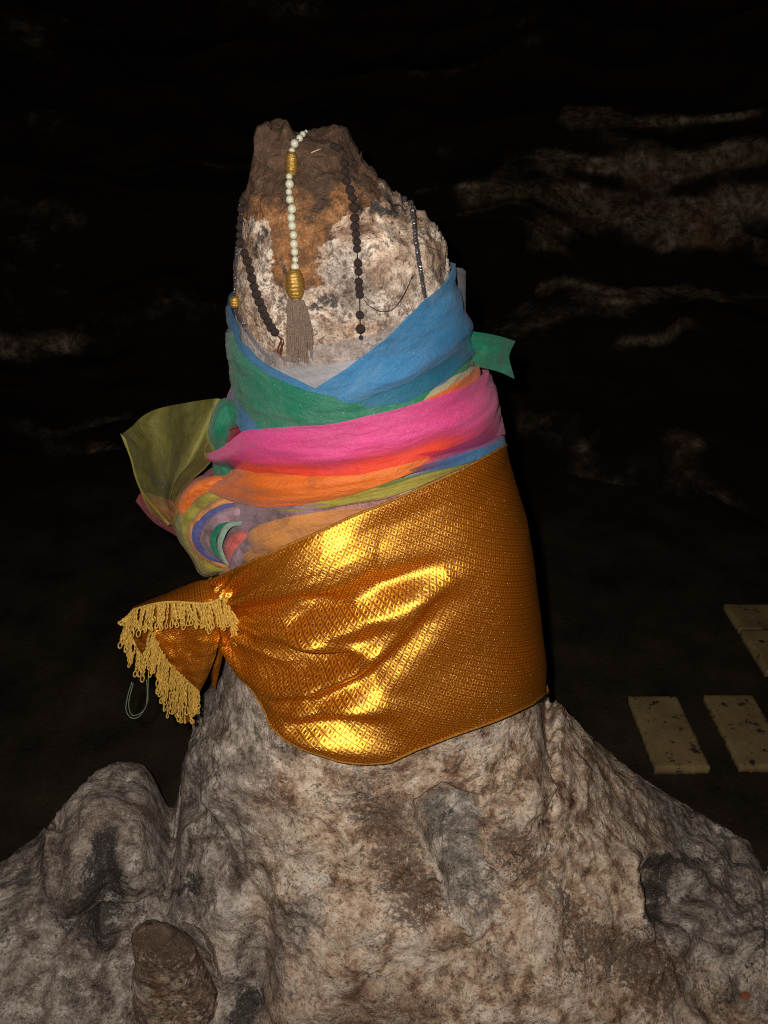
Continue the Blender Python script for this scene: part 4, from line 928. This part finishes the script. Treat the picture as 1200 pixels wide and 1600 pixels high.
# ivory
wb = [(478, 206, 2.6), (473, 211, 4.4), (468, 217, 5.6), (459.5, 225.5, 6.6), (457, 235.5, 5.2), (452.3, 277, 5.2), (452.6, 288.2, 6.6), (452.2, 300.4, 5.2), (454, 312.5, 6.7), (455.8, 326.6, 6.9),
      (455.8, 340.4, 6.7), (456.4, 354, 6.8), (458.8, 367.5, 6.7), (460, 380.7, 6.7), (460.2, 394.3, 6.6), (461.3, 405.7, 5), (461, 417, 6.7)]
nk = necklace('ivory_bead_necklace', 'string of ivory beads with two gilt barrel beads and a dusty hanging tassel', wb, ME_w)
for x, y, r, h, tl in ((456, 257, 9.5, 16, .1), (462.5, 447, 14, 22, -.04)):
    p, nr = hit(x, y, 0); m_ = MPP(p); p, nr = hit(x, y, r*m_*.9); o = link('gilt_bead', barrel(r*m_, h*m_*1.08, M_gb, 8), None, None)
    o.parent = nk; o.location = p - nk.location; o.rotation_euler = (0, tl, 0)
    c1 = bmesh.new()
    for k in range(9):
        zc = (-1 + 2*(k+.5)/9)*h*m_; env = r*m_*(1-abs(zc/(h*m_))**3*.5)+.0003
        tube(c1, [tuple(o.location + nk.location + Vector((env*math.cos(a), env*math.sin(a), zc + .0006*math.sin(a*2+k)))) for a in np.linspace(0, 2*math.pi, 25)], .0008, 4, False)
    bm_obj('gilt_wire', c1, M_gb, nk)
def tassel():
    bm = bmesh.new(); r = random.Random(5)
    for k in range(230):
        u = r.uniform(-1, 1); d = r.uniform(0, 1); x0 = 462.5 + u*11; x1 = 469 + u*21 + r.uniform(-2, 2); ln = 556 + r.uniform(-34, 12) - abs(u)*3
        off = (.005 + .014*math.sqrt(max(0, 1-u*u)))*(.5+.5*d)
        pts = []
        for q in range(6):
            s = q/5; x = x0*(1-s**.7) + x1*s**.7 + r.uniform(-.9, .9); y = 468 + (ln-468)*s
            pts.append(tuple(hit(x, y, off*(.75+.25*s))[0]))
        tube(bm, pts, .0008, 3, False)
    o = bm_obj('tassel', bm, M_tas, nk); o['kind'] = 'stuff'
tassel()
bb = [(521, 229, 5.5), (527.6, 232.5, 6.5), (537.2, 256, 6.8), (538.8, 269, 7), (541.3, 283, 6.5), (545.8, 297, 7), (549, 310, 7), (552, 326, 7.9), (553, 341, 7.6), (554.8, 354, 7.2), (556.4, 366.6, 7.2), (557, 378, 6.8), (557.2, 389.5, 6.9),
      (558.2, 411, 7.2), (559.5, 424, 6.3), (560.5, 440, 6.5), (561, 450.5, 6.5), (561.6, 461, 6.4), (562.3, 492, 6.8), (563, 513.5, 7.4), (564, 527, 4)]
necklace('wooden_bead_necklace', 'loose string of round dark brown beads down the middle, gaps near its lower end', bb, ME_b)
lb = [(380.5, 315, 6.3), (378.5, 328, 6.4), (377.6, 341, 6.4), (377, 354.5, 6.8), (376.6, 368, 7.2), (377.6, 381, 7.8), (384.5, 396, 7.4), (387.8, 408.4, 7.5), (391.6, 421.6, 7.4), (395, 435, 7.4), (398.4, 447.5, 7.3), (402.2, 459.5, 7.4),
      (406.5, 471.5, 7.4), (411, 483, 7.4), (415, 492.5, 7.2), (419.6, 502, 7.2), (424.6, 511, 7.2), (430.6, 519, 7.2)]
nl = necklace('wooden_bead_necklace', 'close-set string of dark brown beads along the left edge ending in dark red threads', lb, ME_b)
for pts in ([(434, 524), (440, 530), (435, 545), (437, 556), (448, 562), (462, 566)], [(438, 526), (441, 540), (440, 555), (452, 560), (470, 564)], [(436, 525), (444, 534), (438, 550), (444, 563), (458, 563)], [(462, 546), (470, 553), (476, 561)]):
    bm = bmesh.new(); tube(bm, catmull([tuple(hit(x, y, .004)[0]) for x, y in pts], 30), .0009, 4); bm_obj('red_thread', bm, M_red, nl)
def along(pts, step, r0, r1, jit=.0):
    L = catmull(pts, 600); d = np.concatenate([[0], np.cumsum(np.hypot(*np.diff(L, axis=0).T))]); out = []
    for s in np.arange(0, d[-1], step):
        x = np.interp(s, d, L[:, 0]); y = np.interp(s, d, L[:, 1]); out.append((x, y, r0 + (r1-r0)*s/d[-1] + rng.uniform(-.3, .3)))
    return out
cl = along([(371, 388), (370, 405), (369, 430), (367.5, 458)], 4.6, 3.4, 3.0) + along([(370, 488), (378, 502), (388, 519), (400, 536), (414, 552), (432, 566)], 4.8, 3.4, 3.2)
nc = necklace('crystal_bead_necklace', 'fine smoky crystal chain with one round gilt bead at the left edge', cl, ME_c, cordr=.0006)
p, nr = hit(369, 472, .008); o = link('gilt_bead', barrel(8.6*MPP(p), 9.5*MPP(p), M_gb, 5), None, None); o.parent = nc; o.location = p - nc.location; o.rotation_euler = (0, .1, 0)
cr = along([(640, 312), (642, 320)], 7, 5, 5) + along([(643.2, 329), (646, 349), (648.5, 370), (651, 388), (653, 404), (657, 426), (660, 445), (663, 460), (668, 480)], 5.2, 4.4, 3.5)
necklace('crystal_bead_necklace', 'short fine dark bead chain at the right going under the blue scarf', cr, ME_c, cordr=.0006)
bm = bmesh.new(); tube(bm, catmull([tuple(hit(x, y, .0025)[0]) for x, y in ((568, 468), (580, 480), (596, 487), (612, 484), (625, 470), (636, 450), (643, 433))], 40), .0007, 4)
tag(bm_obj('thread', bm, M_str), 'thin curved brown thread lying on bare stone beside the middle bead string', 'thread')
bm = bmesh.new(); tube(bm, [tuple(hit(x, y, .003)[0]) for x, y in ((486, 239), (494, 236), (502, 233))], .0008, 4)
tag(bm_obj('splinter', bm, mat_simple('straw', (.5, .4, .28), .7)), 'tiny pale straw splinter lying near the top between the ivory and brown beads', 'splinter')
bm = bmesh.new(); p, nr = hit(1166, 1557, .002); bmesh.ops.create_icosphere(bm, subdivisions=3, radius=1, matrix=Matrix.Translation(p) @ Matrix.Diagonal((.011, .009, .004, 1)))
for v in bm.verts: v.co += Vector((1, 0, .3))*(.002*math.sin(v.co.x*400)*math.cos(v.co.y*300))
tag(bm_obj('clay_pebble', bm, mat_simple('terracotta', (.30, .09, .04), .8)), 'small reddish clay pebble lying on the rock at lower right', 'pebble')
print('tris', sum(len(o.data.polygons)*2 for o in bpy.data.objects if o.type == 'MESH'))
